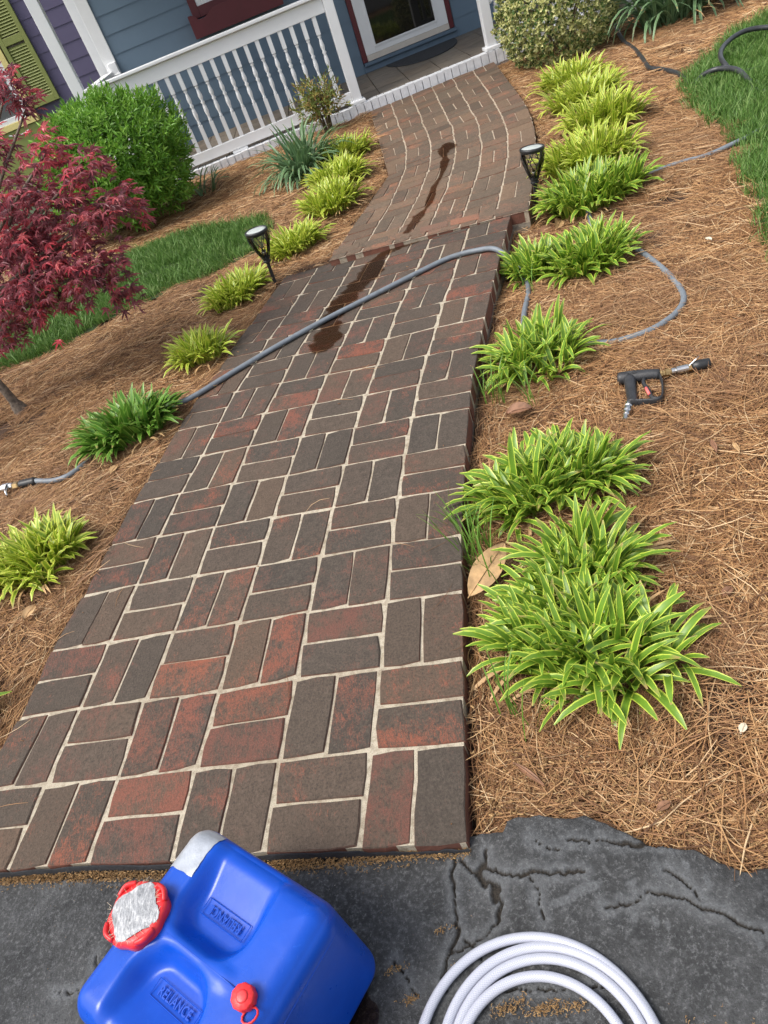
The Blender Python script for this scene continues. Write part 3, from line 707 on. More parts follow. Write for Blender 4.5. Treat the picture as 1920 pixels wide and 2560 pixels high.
edge_needles([UN[r][6] for r in range(NA + NB + 1)], -1, .13, 900); edge_needles([UN[r][0] for r in range(NA + NB + 1)], 1, .13, 900)
edge_needles(ASPH_EDGE[8:25], 1, .12, 1900); edge_needles([(-2.6, 1.40), (-1.8, 1.15), (-1.31, .985)], 1, .13, 1200)
tag(m.build('pine_straw', M_STRAW, smooth=True), 'loose pine needles lying along the edges of the walk and driveway', None, None, 'stuff')

# a little litter on the bricks
m = MB(); rg = random.Random(77)
for k in range(70):
    j = rg.randrange(0, 14); i = rg.randrange(0, 6) if rg.random() < .5 else rg.choice((0, 5)); u, v = rg.random(), rg.random()
    p = quadpt((NODES[j][i], NODES[j][i + 1], NODES[j + 1][i + 1], NODES[j + 1][i]), u, v)
    if (p[0] - END_L[0]) * END_N[0] + (p[1] - END_L[1]) * END_N[1] < -.03:
        if k % 3 == 0: needle(m, rg, p[0], p[1], .0045, rg.uniform(0, 6.28), rg.uniform(.04, .12), .0007, rg.gauss(0, .15), 0)
        else: m.tube([(p[0], p[1], .002), (p[0] + rg.gauss(0, .004), p[1] + rg.gauss(0, .004), .0025)], rg.uniform(.0008, .0018), 4)
tag(m.build('walk_litter', M_STRAW, smooth=True), 'a few stray needles and specks lying on the lower walkway bricks', None, None, 'stuff')

# catkin crumbs packed between the walk and the asphalt, and drifted on the driveway
m = MB(); rg = random.Random(8)
def crumb(x, y, z, s):
    a = rg.uniform(0, 6.28); pts_ = []
    for k in range(3): pts_.append((x + math.cos(a + k * rg.uniform(.3, 1.2)) * s * k * .6, y + math.sin(a + k * .8) * s * k * .6, z + rg.uniform(0, s * .5)))
    m.tube(pts_, s * rg.uniform(.14, .24), 3, False)
for i in range(6):
    a, b = NODES[0][i], NODES[0][i + 1]
    for _ in range(1500):
        p = V2(a, b, rg.random()); gap = p[1] - asph_y(p[0]); d = rg.uniform(-.012, max(.01, gap + .012)) if rg.random() < .93 else rg.uniform(0, gap + .03)
        crumb(p[0] + d * .25, p[1] - d, -.036 + rg.uniform(0, .012), rg.uniform(.002, .005))
for cx, cy, r, n in [(-.135, .402, .014, 130), (-.085, .385, .016, 150), (-.045, .375, .014, 70), (-.285, .455, .008, 60), (-.305, .505, .012, 40), (.10, .29, .05, 60), (-.21, .54, .010, 30), (-.06, .60, .010, 40), (-.2, .48, .01, 20)]:
    for _ in range(n): crumb(cx + rg.gauss(0, r), cy + rg.gauss(0, r * .3), -.029 + rg.uniform(0, .004), rg.uniform(.0018, .0042))
for k in range(420):                                                          # scattered pale specks
    x, y = rg.uniform(-1.1, .5), rg.uniform(.3, .85)
    if y < asph_y(x) - .01: crumb(x, y, -.029, rg.uniform(.0008, .0018))
for k in range(900):                                                          # fluff caught in the straw near the driveway
    x = rg.uniform(-.1, .9); y = asph_y(x) + abs(rg.gauss(0, .12)) + .01
    if side_dist(x, y) > .005: crumb(x, y, gzb(x, y) + .018 + rg.uniform(0, .006), rg.uniform(.004, .009))
tag(m.build('catkin_litter', M_CRUMB), 'brown catkin litter packed between the brick front edge and the asphalt', None, None, 'stuff')

# grass
def tuft(seed, n=46, h=.075, rad=.06, wd=.0016):
    rg = random.Random(seed); m = MB(); lean = rg.uniform(0, 6.28)
    for _ in range(n):
        r = rad * math.sqrt(rg.random()); a = rg.uniform(0, 6.28); x, y = r * math.cos(a), r * math.sin(a); H = h * rg.uniform(.45, 1.15); az = lean + rg.gauss(0, 1.1); b = rg.uniform(.1, .75) * H; u = rg.random(); q = rg.uniform(0, 6.28)
        v = []
        for t, ww in ((0, 1), (.4, .9), (.75, .6), (1, .1)):
            px, py, pz = x + math.cos(az) * b * t * t, y + math.sin(az) * b * t * t, H * (t - .22 * t * t)
            v += [(px - math.sin(q) * wd * ww, py + math.cos(q) * wd * ww, pz), (px + math.sin(q) * wd * ww, py - math.cos(q) * wd * ww, pz)]
        m.add(v, [(0, 1, 3, 2), (2, 3, 5, 4), (4, 5, 7, 6)], 0, [(u, .5)] * 8)
    return m.mesh('grass_tuft', M_GRASS, True)
tufts = [tuft(500 + k) for k in range(10)]
rg = random.Random(31); pts = []
def fillgrass(poly, x0, x1, y0, y1, dens, hs):
    for _ in range(int((x1 - x0) * (y1 - y0) * dens)):
        x, y = rg.uniform(x0, x1), rg.uniform(y0, y1)
        if inpoly(x, y, poly) and (dpoly(x, y, poly) > .03 * rg.random()): pts.append(((x, y, gzb(x, y) + .008), (rg.gauss(0, .12), rg.gauss(0, .12), rg.uniform(0, 6.28)), hs * rg.uniform(.75, 1.25), rg.randrange(99)))
fillgrass(LAWN_L, -2.6, -.2, 4.0, 5.6, 560, .95); fillgrass(LAWN_R, 1.4, 3.6, 1.3, 5.3, 520, 1.05); fillgrass(LAWN_L, -4.4, -2.6, 3.9, 5.6, 120, 1.3); fillgrass(LAWN_R, 3.6, 6.4, 1.3, 5.5, 90, 1.4)
tag(scatter('lawn_grass', tufts, pts), 'green lawn grass growing on both sides of the beds', None, None, 'stuff')

# ------------------------------------------------------------------ driveway with cracks
CR = [([(-.155,.655),(-.172,.62),(-.180,.585),(-.183,.555),(-.190,.525),(-.205,.50)], .006),
      ([(-.100,.640),(-.110,.615),(-.095,.597),(-.080,.585),(-.055,.572),(-.030,.570),(-.008,.560),(.018,.556),(.046,.545)], .0055),
      ([(-.150,.640),(-.135,.610),(-.118,.590),(-.100,.575),(-.105,.548),(-.118,.520)], .007),
      ([(-.110,.615),(-.125,.603),(-.120,.585)], .012), ([(-.105,.575),(-.112,.555)], .014),
      ([(.04,.602),(.075,.585),(.105,.573),(.135,.558),(.165,.548),(.20,.535)], .005), ([(.125,.563),(.145,.555),(.165,.550)], .010),
      ([(.055,.486),(.090,.478),(.125,.482),(.150,.474),(.185,.448),(.225,.415),(.26,.385)], .0045), ([(.165,.508),(.188,.475),(.195,.45)], .003),
      ([(-.02,.625),(.0,.605),(.02,.592)], .002), ([(-.05,.575),(-.04,.555),(-.038,.53),(-.04,.50)], .002),
      ([(-.118,.520),(-.165,.505),(-.205,.50),(-.225,.475),(-.232,.45)], .004), ([(-.18,.515),(-.165,.49),(-.16,.47)], .003),
      ([(-.88,.70),(-.87,.66),(-.855,.635),(-.85,.60)], .004), ([(-.835,.66),(-.80,.63),(-.78,.61),(-.77,.58)], .006), ([(-.95,.66),(-.90,.645),(-.85,.64)], .003), ([(-.20,.45),(-.10,.415),(-.05,.40),(.02,.385)], .0025), ([(-.31,.52),(-.29,.49),(-.28,.46)], .003)]
CR = [([(p.x, p.y) for p in catmull([(a, b, 0) for a, b in pl], 5)], wd) for pl, wd in CR]
for pl, wd in CR:
    for k in range(len(pl)): pl[k] = (pl[k][0] + .007 * ns(pl[k][0] * 60, pl[k][1] * 60, 3) + .004 * ns(pl[k][0] * 190, pl[k][1] * 190, 3), pl[k][1] + .007 * ns(pl[k][0] * 60, pl[k][1] * 60, 8) + .004 * ns(pl[k][0] * 190, pl[k][1] * 190, 8))
ST = [((.11, .505), .012, .006), ((.062, .475), .008, .010), ((.092, .462), .008, .010), ((.12, .445), .006, .009), ((.135, .432), .004, .007), ((.215, .425), .016, .012), ((.235, .40), .008, .014), ((.245, .378), .006, .016), ((.04, .52), .03, .008), ((.0, .515), .03, .007), ((.20, .50), .006, .012), ((.22, .47), .005, .01)]
crk = []; stn = []
CRB = [(pl, wd * .46, (min(p[0] for p in pl) - .03, max(p[0] for p in pl) + .03, min(p[1] for p in pl) - .03, max(p[1] for p in pl) + .03)) for pl, wd in CR]
def drive_z(x, y):
    e = asph_y(x) + .006 * ns(x * 45, y * 20, 4) - y                           # distance inside the edge
    lip = .030 * sm(-.16, -.02, x) * sm(.35, .20, x) * sm(.30, .02, e)            # the heaved lip at the right of the walk
    z = -.030 + lip + .004 * ns(x * 6, y * 6, 1) + .0016 * ns(x * 40, y * 40, 2)
    c = 0; hal = 0
    for pl, wd, bb in CRB:
        if not (bb[0] < x < bb[1] and bb[2] < y < bb[3]): continue
        d = dpoly(x, y, pl, False); ww = wd * (1 + .9 * ns(x * 30, y * 30, 7))
        if d < ww * 1.8: c = max(c, sm(ww * 1.25, ww * .5, d))
        if d < .022: hal = max(hal, .55 * sm(.022, .004, d + .008 * ns(x * 50, y * 50, 6)))
        z -= 0
    z -= .009 * c
    s = 0
    for (p, a, b) in ST:
        r = math.hypot((x - p[0]) / a, (y - p[1]) / b) + .35 * ns(x * 70, y * 70, 3); s = max(s, sm(1.05, .8, r) * .6)
    if e < .004: z = lerp(z, -.085, sm(.004, -.02, e))
    crk.append(c); stn.append(max(s, hal) * (1 - c)); return z
def keep_d(x, y): return y < asph_y(x) + .024
drv = gridmesh('driveway', -1.30, .56, .20, 1.04, .0032, drive_z, keep_d, M_ASPH)
a = drv.data.attributes.new('crack', 'FLOAT', 'POINT'); a.data.foreach_set('value', crk)
a = drv.data.attributes.new('stain', 'FLOAT', 'POINT'); a.data.foreach_set('value', stn)
tag(drv, kind='structure')
far_drive = MB(); P_ = [(-4.5, -6), (4.5, -6), (4.5, -.72), (1.6, .10), (.7, .34), (.56, .38), (.56, .201), (-1.299, .201), (-1.299, .97), (-1.8, 1.13), (-4.5, 1.73)]
far_drive.add([(x, y, -.030) for x, y in P_], [list(range(len(P_)))]); tag(far_drive.build('driveway', M_ASPH), kind='structure')

# ------------------------------------------------------------------ porch
PY, WY, PZ = 6.985, 8.48, .146          # front face of the porch, house wall, porch floor
porch = thing('porch', 'low porch with slate tiles and a white painted brick front edge', 'porch', (0, PY, 0))
m = MB(); m.box((.95, .80 , -.14 - 0), (5.5, 1.40, .54)); b = m.build('porch_base', M_GROUT, porch)
bx = -1.72; rg = random.Random(3); meshes = []
for k in range(10):
    poly = [(-.0305, 0), (.0305, 0), (.0305, .1), (-.0305, .1)]
    q = MB(); q.box((0, .05, -.052), (.0615 + rg.uniform(-.002, .001), .1, .104)); me = q.mesh('brick', M_WHITEBRICK); meshes.append(me)
k = 0
while bx < 3.62:
    o = inst('brick', meshes[k % 10], porch, (bx, rg.uniform(-.003, .002), PZ + rg.uniform(-.003, .001)), (0, rg.uniform(-.02, .02), rg.uniform(-.01, .01)))
    bv = None; bx += .0668; k += 1
m = MB(); m.box((.95, .07, PZ - .056), (5.4, .08, .098)); m.build('mortar_bed', M_WHITEBRICK, porch)
for row in range(3):                                                            # white painted courses under the rowlock
    x = -1.75 + (.10 if row % 2 else 0)
    while x < 3.6:
        if not (.80 < x + .1 < 1.86):
            q = MB(); q.box((x + .097, .062, PZ - .136 - row * .066), (.194, .1, .058)); q.build('brick', M_WHITEBRICK, porch)
        x += .2035
m = MB(); m.box((.95, .072, PZ - .21), (5.4, .08, .30)); m.build('foundation', M_WHITEBRICK, porch)
TS = .2835; m = None
for a in range(19):
    for b in range(5):
        y0 = .102 + b * .2865; y1 = y0 + .2795
        if y1 > 1.495: y1 = 1.494
        sk = lambda x, y: x + .075 * (y - 0)
        x0 = -1.88 + a * TS; x1 = x0 + TS - .007
        q = MB(); yo = 0
        pl = [(sk(x0, y0), y0), (sk(x1, y0), y0), (sk(x1, y1), y1), (sk(x0, y1), y1)]
        pl = [(min(3.68, max(-1.80, p[0])), p[1]) for p in pl]
        if pl[1][0] - pl[0][0] < .01: continue
        q.prism(pl, PZ - .02, PZ + .0015 + rg.uniform(0, .0012)); q.build('tile', M_TILE, porch)
m = MB(); n = 22; cx, w2, dep = 1.640, .365, .60
pl = [(cx + w2 * math.cos(math.pi + math.pi * k / n), 8.41 + dep * math.sin(math.pi + math.pi * k / n), ) for k in range(n + 1)]
m.prism(pl, PZ + .002, PZ + .013); dm = m.build('doormat', M_MAT, bevel=.003); tag(dm, 'black half round doormat lying in front of the white storm door', 'doormat')

# posts and railings
def post(x, y, zb, label, w=.082, ztop=2.45):
    t = thing('porch_post', label, 'post', (x, y, PZ), 0, 'white porch posts')
    m = MB(); m.box((0, 0, (ztop - PZ) / 2), (w, w, ztop - PZ)); m.build('shaft', M_WHITE, t, bevel=.004)
    m = MB(); m.box((0, 0, .016), (w + .050, w + .050, .030)); m.build('base_trim', M_WHITE, t, bevel=.008); return t
post(.751, 7.062, PZ, 'white square porch post at the right end of the long railing, left of the walk')
p4 = post(1.982, 7.062, PZ, 'white square porch post with a bracket beside the clipped variegated shrub')
m = MB(); m.box((.052, 0, .52), (.022, .05, .40)); m.box((.058, 0, .345), (.034, .06, .03)); m.box((.056, 0, .71), (.03, .058, .02)); m.build('bracket', M_WHITE, p4, bevel=.004)
post(-1.385, 7.062, PZ, 'white square porch post rising behind the round green bush at the far left end', .09)

def baluster_mesh():
    m = MB(); H = .600; s = .034
    m.box((0, 0, H - .065), (s, s, .130 + .0)); m.box((0, 0, .095), (s, s, .190))
    pr = [(.0165, .190), (.012, .198), (.016, .206), (.0105, .216), (.0120, .235), (.0185, .275), (.0150, .312), (.0105, .328), (.0185, .342), (.0105, .356), (.0155, .372), (.0185, .392), (.0120, .430), (.0100, .445), (.0165, .456), (.0110, .466), (.0165, .470)]
    m.lathe(pr, 10); return m.mesh('baluster', M_WHITE)
BAL = baluster_mesh()
for p in BAL.polygons: p.use_smooth = len(p.vertices) == 4 and p.area < .0004
def railing(name, label, x0, x1, y, along='x', n=None, z0=.252, z1=.846):
    L = x1 - x0; t = thing(name, label, 'railing', (x0, y, 0), 0 if along == 'x' else math.pi / 2, 'white turned porch railings')
    m = MB(); m.box((L / 2, 0, (z1 + .965) / 2 - .006), (L, .045, .965 - z1 - .012)); m.build('top_rail', M_WHITE, t, bevel=.003)
    m = MB(); m.box((L / 2, 0, .968), (L, .105, .026)); m.build('handrail', M_WHITE, t, bevel=.006)
    m = MB(); m.box((L / 2, 0, .212), (L, .045, .080)); m.build('bottom_rail', M_WHITE, t, bevel=.003)
    s = (z1 - z0 + .004) / .600
    for k in range(n): o = inst('baluster', BAL, t, ((k + .55) * .0995 + (L - n * .0995) / 2 * 0, 0, z0 - .002), (0, 0, 0), (1, 1, s))
    m = MB(); m.box((L * .485, 0, .158), (.14, .04, .024)); m.build('support_block', M_WHITE, t, bevel=.003); return t
railing('porch_railing', 'long white railing with turned spindles between the bush and the walk', -1.34, .708, 7.062, n=20)
railing('porch_railing', 'short white railing right of the walk, mostly hidden behind the variegated shrub', 2.025, 3.45, 7.062, n=13)
t = thing('porch_railing', 'side railing at the left end of the porch, its cap showing above the bush', 'railing', (-1.385, 7.11, 0), 0, 'white turned porch railings')
m = MB(); m.box((.06, .66, .955), (.10, 1.34, .034)); m.build('handrail', M_WHITE, t, bevel=.004); m = MB(); m.box((.06, .66, .89), (.045, 1.34, .09)); m.build('top_rail', M_WHITE, t); m = MB(); m.box((.06, .66, .212), (.045, 1.34, .08)); m.build('bottom_rail', M_WHITE, t)
for k in range(12): inst('baluster', BAL, t, (.06, .10 + k * .1, .25), (0, 0, 0))

# ------------------------------------------------------------------ blue house
blue = thing('blue_house', 'blue clapboard house wall with a maroon trimmed door and window behind the porch', 'house', (0, WY, 0))
def board(m, x0, x1, z, h, face=0.0):
    """one lap siding board, its lower edge standing proud; wall plane at local y = 0"""
    v = []
    for x in (x0, x1): v += [(x, face - .010, z), (x, face + .006, z), (x, face + .006, z + h + .02), (x, face - .003, z + h + .02)]
    m.add(v, [(0, 3, 2, 1), (4, 5, 6, 7), (0, 4, 7, 3), (0, 1, 5, 4), (3, 7, 6, 2), (1, 2, 6, 5)])
EXP = .1568
for k in range(15):
    z = PZ + .002 if k == 0 else .300 + (k - 1) * EXP; h = .300 - z if k == 0 else EXP
    for x0, x1 in ((-1.205, 1.065), (2.055, 3.7)):
        m = MB(); board(m, x0, x1, z, h); m.build('siding_board', M_BLUE, blue)
m = MB(); m.box((1.56, 0, 2.42), (.99, .02, .34)); m.build('header_board', M_BLUE, blue)
m = MB(); m.box((1.2, .06, 1.35), (4.9, .10, 2.6)); m.build('wall', M_BLUE, blue)
m = MB(); m.box((-1.262, -.006, 1.30), (.115, .034, 2.35)); m.build('corner_trim', M_WHITE, blue, bevel=.003)
m = MB(); m.box((-1.37, .10, 1.30), (.100, .034, 2.35)); m.build('corner_trim', M_WHITE, blue, bevel=.003)
m = MB(); m.box((-1.25, -.035, .985), (.085, .045, .11)); m.box((-1.25, -.04, .93), (.10, .06, .03)); m.build('rail_bracket', M_WHITE, blue, bevel=.006)
m = MB(); m.box((1.2, -.80, 2.52), (5.4, 1.95, .12)); m.build('porch_roof', M_WHITE, blue)
# door
for x in (1.092, 2.020):
    m = MB(); m.box((x, -.014, 1.26), (.048, .034, 2.04)); m.build('door_trim', M_MAROON, blue, bevel=.002)
door = bpy.data.objects.new('storm_door', None); COL.objects.link(door); door.parent = blue; door.location = (0, -.02, 0)
m = MB()
for x0, x1, z0, z1 in ((1.118, 1.226, .292, 2.25), (1.880, 1.992, .292, 2.25), (1.226, 1.880, .292, .346), (1.226, 1.880, 2.15, 2.25)):
    m.box(((x0 + x1) / 2, 0, (z0 + z1) / 2), (x1 - x0, .036, z1 - z0))
m.build('door_frame', M_WHITE, door, bevel=.003)
m = MB()
for x0, x1, z0, z1 in ((1.216, 1.236, .338, 2.16), (1.872, 1.892, .338, 2.16), (1.236, 1.872, .338, .356)):
    m.box(((x0 + x1) / 2, -.006, (z0 + z1) / 2), (x1 - x0, .040, z1 - z0))
m.build('glazing_bead', M_WHITE, door, bevel=.004)
m = MB(); m.box((1.555, .008, 1.25), (.65, .008, 1.82)); m.build('glass', M_GLASS, door)
m = MB(); m.box((1.556, -.004, .266), (.872, .038, .050)); m.build('kick_plate', M_BEIGE, door, bevel=.002)
m = MB(); m.box((1.566, -.030, .222), (.985, .055, .030)); m.build('door_sill', M_SILL, blue, bevel=.003)
m = MB(); m.box((1.566, -.016, .178), (1.0, .03, .058)); m.build('door_sill', M_SILL, blue, bevel=.003)
# window with flower box
win = bpy.data.objects.new('window', None); COL.objects.link(win); win.parent = blue; win.location = (0, -.018, 0)
m = MB()
for x0, x1, z0, z1 in ((-.355, -.283, 1.10, 2.2), (.365, .437, 1.10, 2.2), (-.283, .365, 1.10, 1.185)): m.box(((x0 + x1) / 2, 0, (z0 + z1) / 2), (x1 - x0, .036, z1 - z0))
m.build('casing', M_MAROON, win, bevel=.003)
m = MB()
for x0, x1, z0, z1 in ((-.283, -.235, 1.185, 2.2), (.317, .365, 1.185, 2.2), (-.235, .317, 1.185, 1.235)): m.box(((x0 + x1) / 2, .004, (z0 + z1) / 2), (x1 - x0, .03, z1 - z0))
m.build('sash', M_WHITE, win, bevel=.003)
m = MB(); m.box((.04, .008, 1.7), (.56, .008, .95)); m.build('pane', M_GLASS, win)
fb = bpy.data.objects.new('flower_box', None); COL.objects.link(fb); fb.parent = blue; fb.location = (0, -.02, 0)
m = MB(); n = 30; top = []
x0, x1, zb, zt = -.398, .488, .956, 1.142
for k in range(n + 1):
    t = k / n; x = lerp(x0, x1, t); u = min(t, 1 - t)
    dip = .050 * (sm(.05, .10, u) - sm(.16, .30, u)); top.append((x, zt - dip if u > .05 else zt))
v = []; 
for y in (-.165, -.147):
    v += [(x, y, zb) for x, z in top] + [(x, y, z) for x, z in top]
N = n + 1; f = []
for k in range(n):
    f += [(k, k + 1, N + k + 1, N + k), (2 * N + k + 1, 2 * N + k, 3 * N + k, 3 * N + k + 1), (N + k, N + k + 1, 3 * N + k + 1, 3 * N + k), (k + 1, k, 2 * N + k, 2 * N + k + 1)]
f += [(0, N, 3 * N, 2 * N), (n, 2 * N + n, 3 * N + n, N + n)]
m.add(v, f); m.build('box_front', M_MAROON, fb)
for x in (-.389, .479): m = MB(); m.box((x, -.072, 1.045), (.018, .15, .18)); m.build('box_end', M_MAROON, fb)
m = MB(); m.box((.045, -.072, .968), (.85, .15, .02)); m.build('box_floor', M_MAROON, fb)

# ------------------------------------------------------------------ purple house with green shutter
PW = 9.6
pur = thing('purple_house', 'purple clapboard neighbour wall with an olive shutter at the far left', 'house', (0, PW, 0))
sc = lambda x, z, y=PW: (x * y / 8.48, 1.26 + (z - 1.26) * y / 8.48)             # carries a point measured on the blue wall plane to this wall
for k in range(15):
    z = .22 + k * .1562
    m = MB(); board(m, -2.12, -1.25, z, .1562); m.build('siding_board', M_PURPLE, pur)
m = MB(); m.box((-2.3, .07, 1.35), (2.4, .1, 2.6)); m.build('wall', M_PURPLE, pur)
# shutter
sh = bpy.data.objects.new('shutter', None); COL.objects.link(sh); sh.parent = pur; sh.location = (-2.240, -.035, 0)
shw, z0, z1 = .300, .895, 2.2
m = MB()
for x in (-shw / 2 + .024, shw / 2 - .024): m.box((x, 0, (z0 + z1) / 2), (.048, .036, z1 - z0))
for z, h in ((z0 + .03, .06), (1.512, .070), (z1 - .03, .06)): m.box((0, 0, z), (shw - .096, .036, h))
m.build('shutter_frame', M_GREEN, sh, bevel=.003)
z = z0 + .075
while z < z1 - .07:
    if not 1.465 < z < 1.56:
        m = MB(); m.box((0, .002, z), (shw - .10, .006, .032), rot=Matrix.Rotation(R(-38), 3, 'X')); m.build('slat', M_GREEN, sh)
    z += .0262
m = MB(); m.box((0, .016, (z0 + z1) / 2), (shw - .09, .004, z1 - z0 - .06)); m.build('shutter_back', M_WOODDARK, sh)
# window left of the shutter
wn = bpy.data.objects.new('window', None); COL.objects.link(wn); wn.parent = pur; wn.location = (0, -.03, 0)
yr = -2.412
m = MB(); m.box((yr - .024, 0, 1.5), (.062, .05, 1.34)); m.box((yr - .47, 0, .815), (.96, .07, .060)); m.build('casing', M_YELLOW, wn, bevel=.003)
m = MB(); m.box((yr - .084, -.002, 1.5), (.058, .04, 1.30)); m.box((yr - .48, -.002, .873), (.85, .04, .054)); m.build('sash', M_WHITE, wn, bevel=.003)
m = MB(); m.box((yr - .50, .012, 1.55), (.80, .01, 1.30)); m.build('pane', M_GLASSGREY, wn)
m = MB(); m.box((-2.75, -.012, .48), (1.35, .06, .60)); m.build('panel', M_GREEN, pur, bevel=.004)
m = MB(); m.tube(catmull([(-2.80, -.05, .752), (-2.72, -.06, .728), (-2.64, -.06, .722), (-2.57, -.055, .737)], 5), .006, 6); m.build('trim_line', M_WHITE, pur)
# post at the right behind the shrub, and the pipe on the wall
t = thing('garden_stake', 'short grey wooden stake beside the black hose at the shrub', 'stake', (2.99, 6.72, gz(2.99, 6.72)))
m = MB(); m.box((0, 0, .11), (.055, .055, .28)); m.build('post', M_WOODDARK, t, bevel=.004); m = MB(); m.box((0, 0, .254), (.062, .062, .012)); m.build('cap', M_WOODDARK, t, bevel=.003)
t = thing('downspout', 'black downspout elbow against the white foundation behind the shrub', 'downspout', (3.09, 6.93, gz(3.09, 6.9)))
m = MB(); m.tube(catmull([(0, .03, .62), (0, .02, .3), (.0, .0, .16), (.02, -.05, .05), (.04, -.12, .03)], 6), .034, 10); m.build('pipe', M_HOSEBLK, t, smooth=True); m = MB(); m.box((0, .035, .30), (.10, .012, .03)); m.build('strap', M_STEEL, t)

# ------------------------------------------------------------------ liriope and other strap-leaved plants
def strap_leaf(m, L, wd, az, lean0, lean1, base, rg, fold=.35, seg=7, twist=0, mi=0):
    x, y, z = base; ca, sa = math.cos(az), math.sin(az); v = []; uv = []
    ds = L / seg; p = Vector(base); prof = (.55, .80, .95, 1.0, 1.0, .93, .72, .16) if seg == 7 else (.6, .92, 1., .97, .74, .14)
    for k in range(seg + 1):
        t = k / seg; th = lean0 + (lean1 - lean0) * t ** 1.35
        d = Vector((ca * math.sin(th), sa * math.sin(th), math.cos(th))); nrm = Vector((-ca * math.cos(th), -sa * math.cos(th), math.sin(th))); side = Vector((-sa, ca, 0))
        side = side * math.cos(twist * t) + nrm * math.sin(twist * t)
        ww = wd * prof[min(k, len(prof) - 1)] / 2
        v += [p + side * ww + nrm * ww * fold, p, p - side * ww + nrm * ww * fold]; uv += [(0, t), (.5, t), (1, t)]
        p = p + d * ds
    f = []
    for k in range(seg): f += [(3 * k, 3 * k + 1, 3 * k + 4, 3 * k + 3), (3 * k + 1, 3 * k + 2, 3 * k + 5, 3 * k + 4)]
    m.add(v, f, mi, uv)
def leaf_variant(seed, L, wd, l0, l1, mat):
    rg = random.Random(seed); m = MB(); strap_leaf(m, L, wd, 0, l0, l1, (0, 0, 0), rg, .35, 7, rg.uniform(-.5, .5)); return m.mesh('leaf', mat, True)
LDEAD = [leaf_variant(70 + k, .16, .010, 1.15, 1.9 + .1 * k, M_DEADLEAF) for k in range(4)]
LV = []
for k in range(30):
    rg = random.Random(900 + k); outw = k / 29
    LV.append((outw, leaf_variant(k, rg.uniform(.115, .185), rg.uniform(.0140, .0185), .08 + .62 * outw + rg.uniform(-.05, .05), .6 + 1.75 * outw + rg.uniform(-.25, .4), M_LIR_NEAR)))
def near_liriope(label, x, y, ax, ay, rot, n, seed, s=1.0):
    t = thing('liriope_plant', label, 'plant', (x, y, gz(x, y) - .004), 0, 'variegated liriope along the right side of the walk'); rg = random.Random(seed)
    fans = [(math.sqrt(rg.random()), rg.uniform(0, 6.28)) for _ in range(max(6, n // 5))]
    for k in range(n):
        r, a = fans[k % len(fans)]; bx, by = ax * r * math.cos(a) + rg.gauss(0, .008), ay * r * math.sin(a) + rg.gauss(0, .008)
        bx, by = bx * math.cos(rot) - by * math.sin(rot), bx * math.sin(rot) + by * math.cos(rot)
        az = math.atan2(by, bx) + rg.gauss(0, 1.25); ow = min(1, max(0, r * .45 + rg.gauss(0, .30) + .22)); vi = min(29, max(0, int(ow * 29 + rg.uniform(-2, 2))))
        inst('leaf', LV[vi][1], t, (bx, by, 0), (0, 0, az), s * rg.uniform(.78, 1.12))
    for k in range(9): a = rg.uniform(0, 6.28); inst('leaf', LDEAD[k % 4], t, (ax * .8 * math.cos(a), ay * .8 * math.sin(a), .01), (0, 0, a + rg.gauss(0, .5)), rg.uniform(.6, 1.0))
    return t
near_liriope('large variegated liriope clump nearest the driveway, spreading over the straw', .255, .955, .140, .100, -.5, 285, 11, 1.0)
near_liriope('middle liriope clump just behind the nearest one, right of the big tan leaf', .265, 1.12, .10, .075, .2, 150, 12, 1.0)
near_liriope('upright variegated liriope behind the big tan leaf, second plant back from the driveway', .335, 1.225, .10, .075, .3, 165, 13, 1.0)
near_liriope('broad variegated liriope clump arching over the brick edge below the spray gun', .335, 1.535, .135, .085, .25, 285, 14, 1.05)
near_liriope('low liriope between the nearest clump and the brick edge, below the big tan leaf', .165, 1.035, .075, .080, 0, 130, 16, .92)
near_liriope('right half of the broad liriope clump below the spray gun, leaning away from the bricks', .455, 1.515, .080, .075, .2, 170, 17, 1.0)
near_liriope('variegated liriope clump left of the spray gun with the grey hose coming out of it', .585, 2.235, .12, .11, .6, 285, 15, 1.05)

def strap_plant(label, x, y, ax, ay, n, seed, mat, L=(.15, .24), wd=(.010, .014), cat='plant', group=None, name='liriope_plant', spread=1.0, rot=0, droop=1.0, fold=.3):
    rg = random.Random(seed); m = MB(); z0 = gz(x, y) - .004; ls, ws = (.80, 1.75) if name == 'liriope_plant' else (1, 1.25); n = int(n * (1.7 if name == 'liriope_plant' else 1.3))
    fans = [(math.sqrt(rg.random()), rg.uniform(0, 6.28)) for _ in range(max(6, n // 4))]
    for k in range(n):
        r, a = fans[k % len(fans)]; bx, by = ax * r * math.cos(a) + rg.gauss(0, .008), ay * r * math.sin(a) + rg.gauss(0, .008)
        bx, by = bx * math.cos(rot) - by * math.sin(rot), bx * math.sin(rot) + by * math.cos(rot)
        az = math.atan2(by, bx) + rg.gauss(0, 1.2); ow = min(1, max(0, r * .45 + rg.gauss(0, .30) + .22)) * spread
        strap_leaf(m, rg.uniform(*L) * ls, rg.uniform(*wd) * ws, az, .08 + .60 * ow + rg.uniform(-.05, .05), .55 + droop * 1.75 * ow + rg.uniform(-.25, .4), (bx, by, 0), rg, fold, 7 if L[1] > .3 else 5, rg.uniform(-.5, .5))
    for k in range(n // 14): a = rg.uniform(0, 6.28); strap_leaf(m, rg.uniform(*L) * ls * .8, .009, a + rg.gauss(0, .5), 1.1, rg.uniform(1.7, 2.2), (ax * .85 * math.cos(a), ay * .85 * math.sin(a), .01), rg, fold, 5, 0, 1)
    t = thing(name, label, cat, (x, y, z0), 0, group); o = m.build('leaves', [mat, M_DEADLEAF], t, smooth=True); tag(o, kind='stuff'); return t
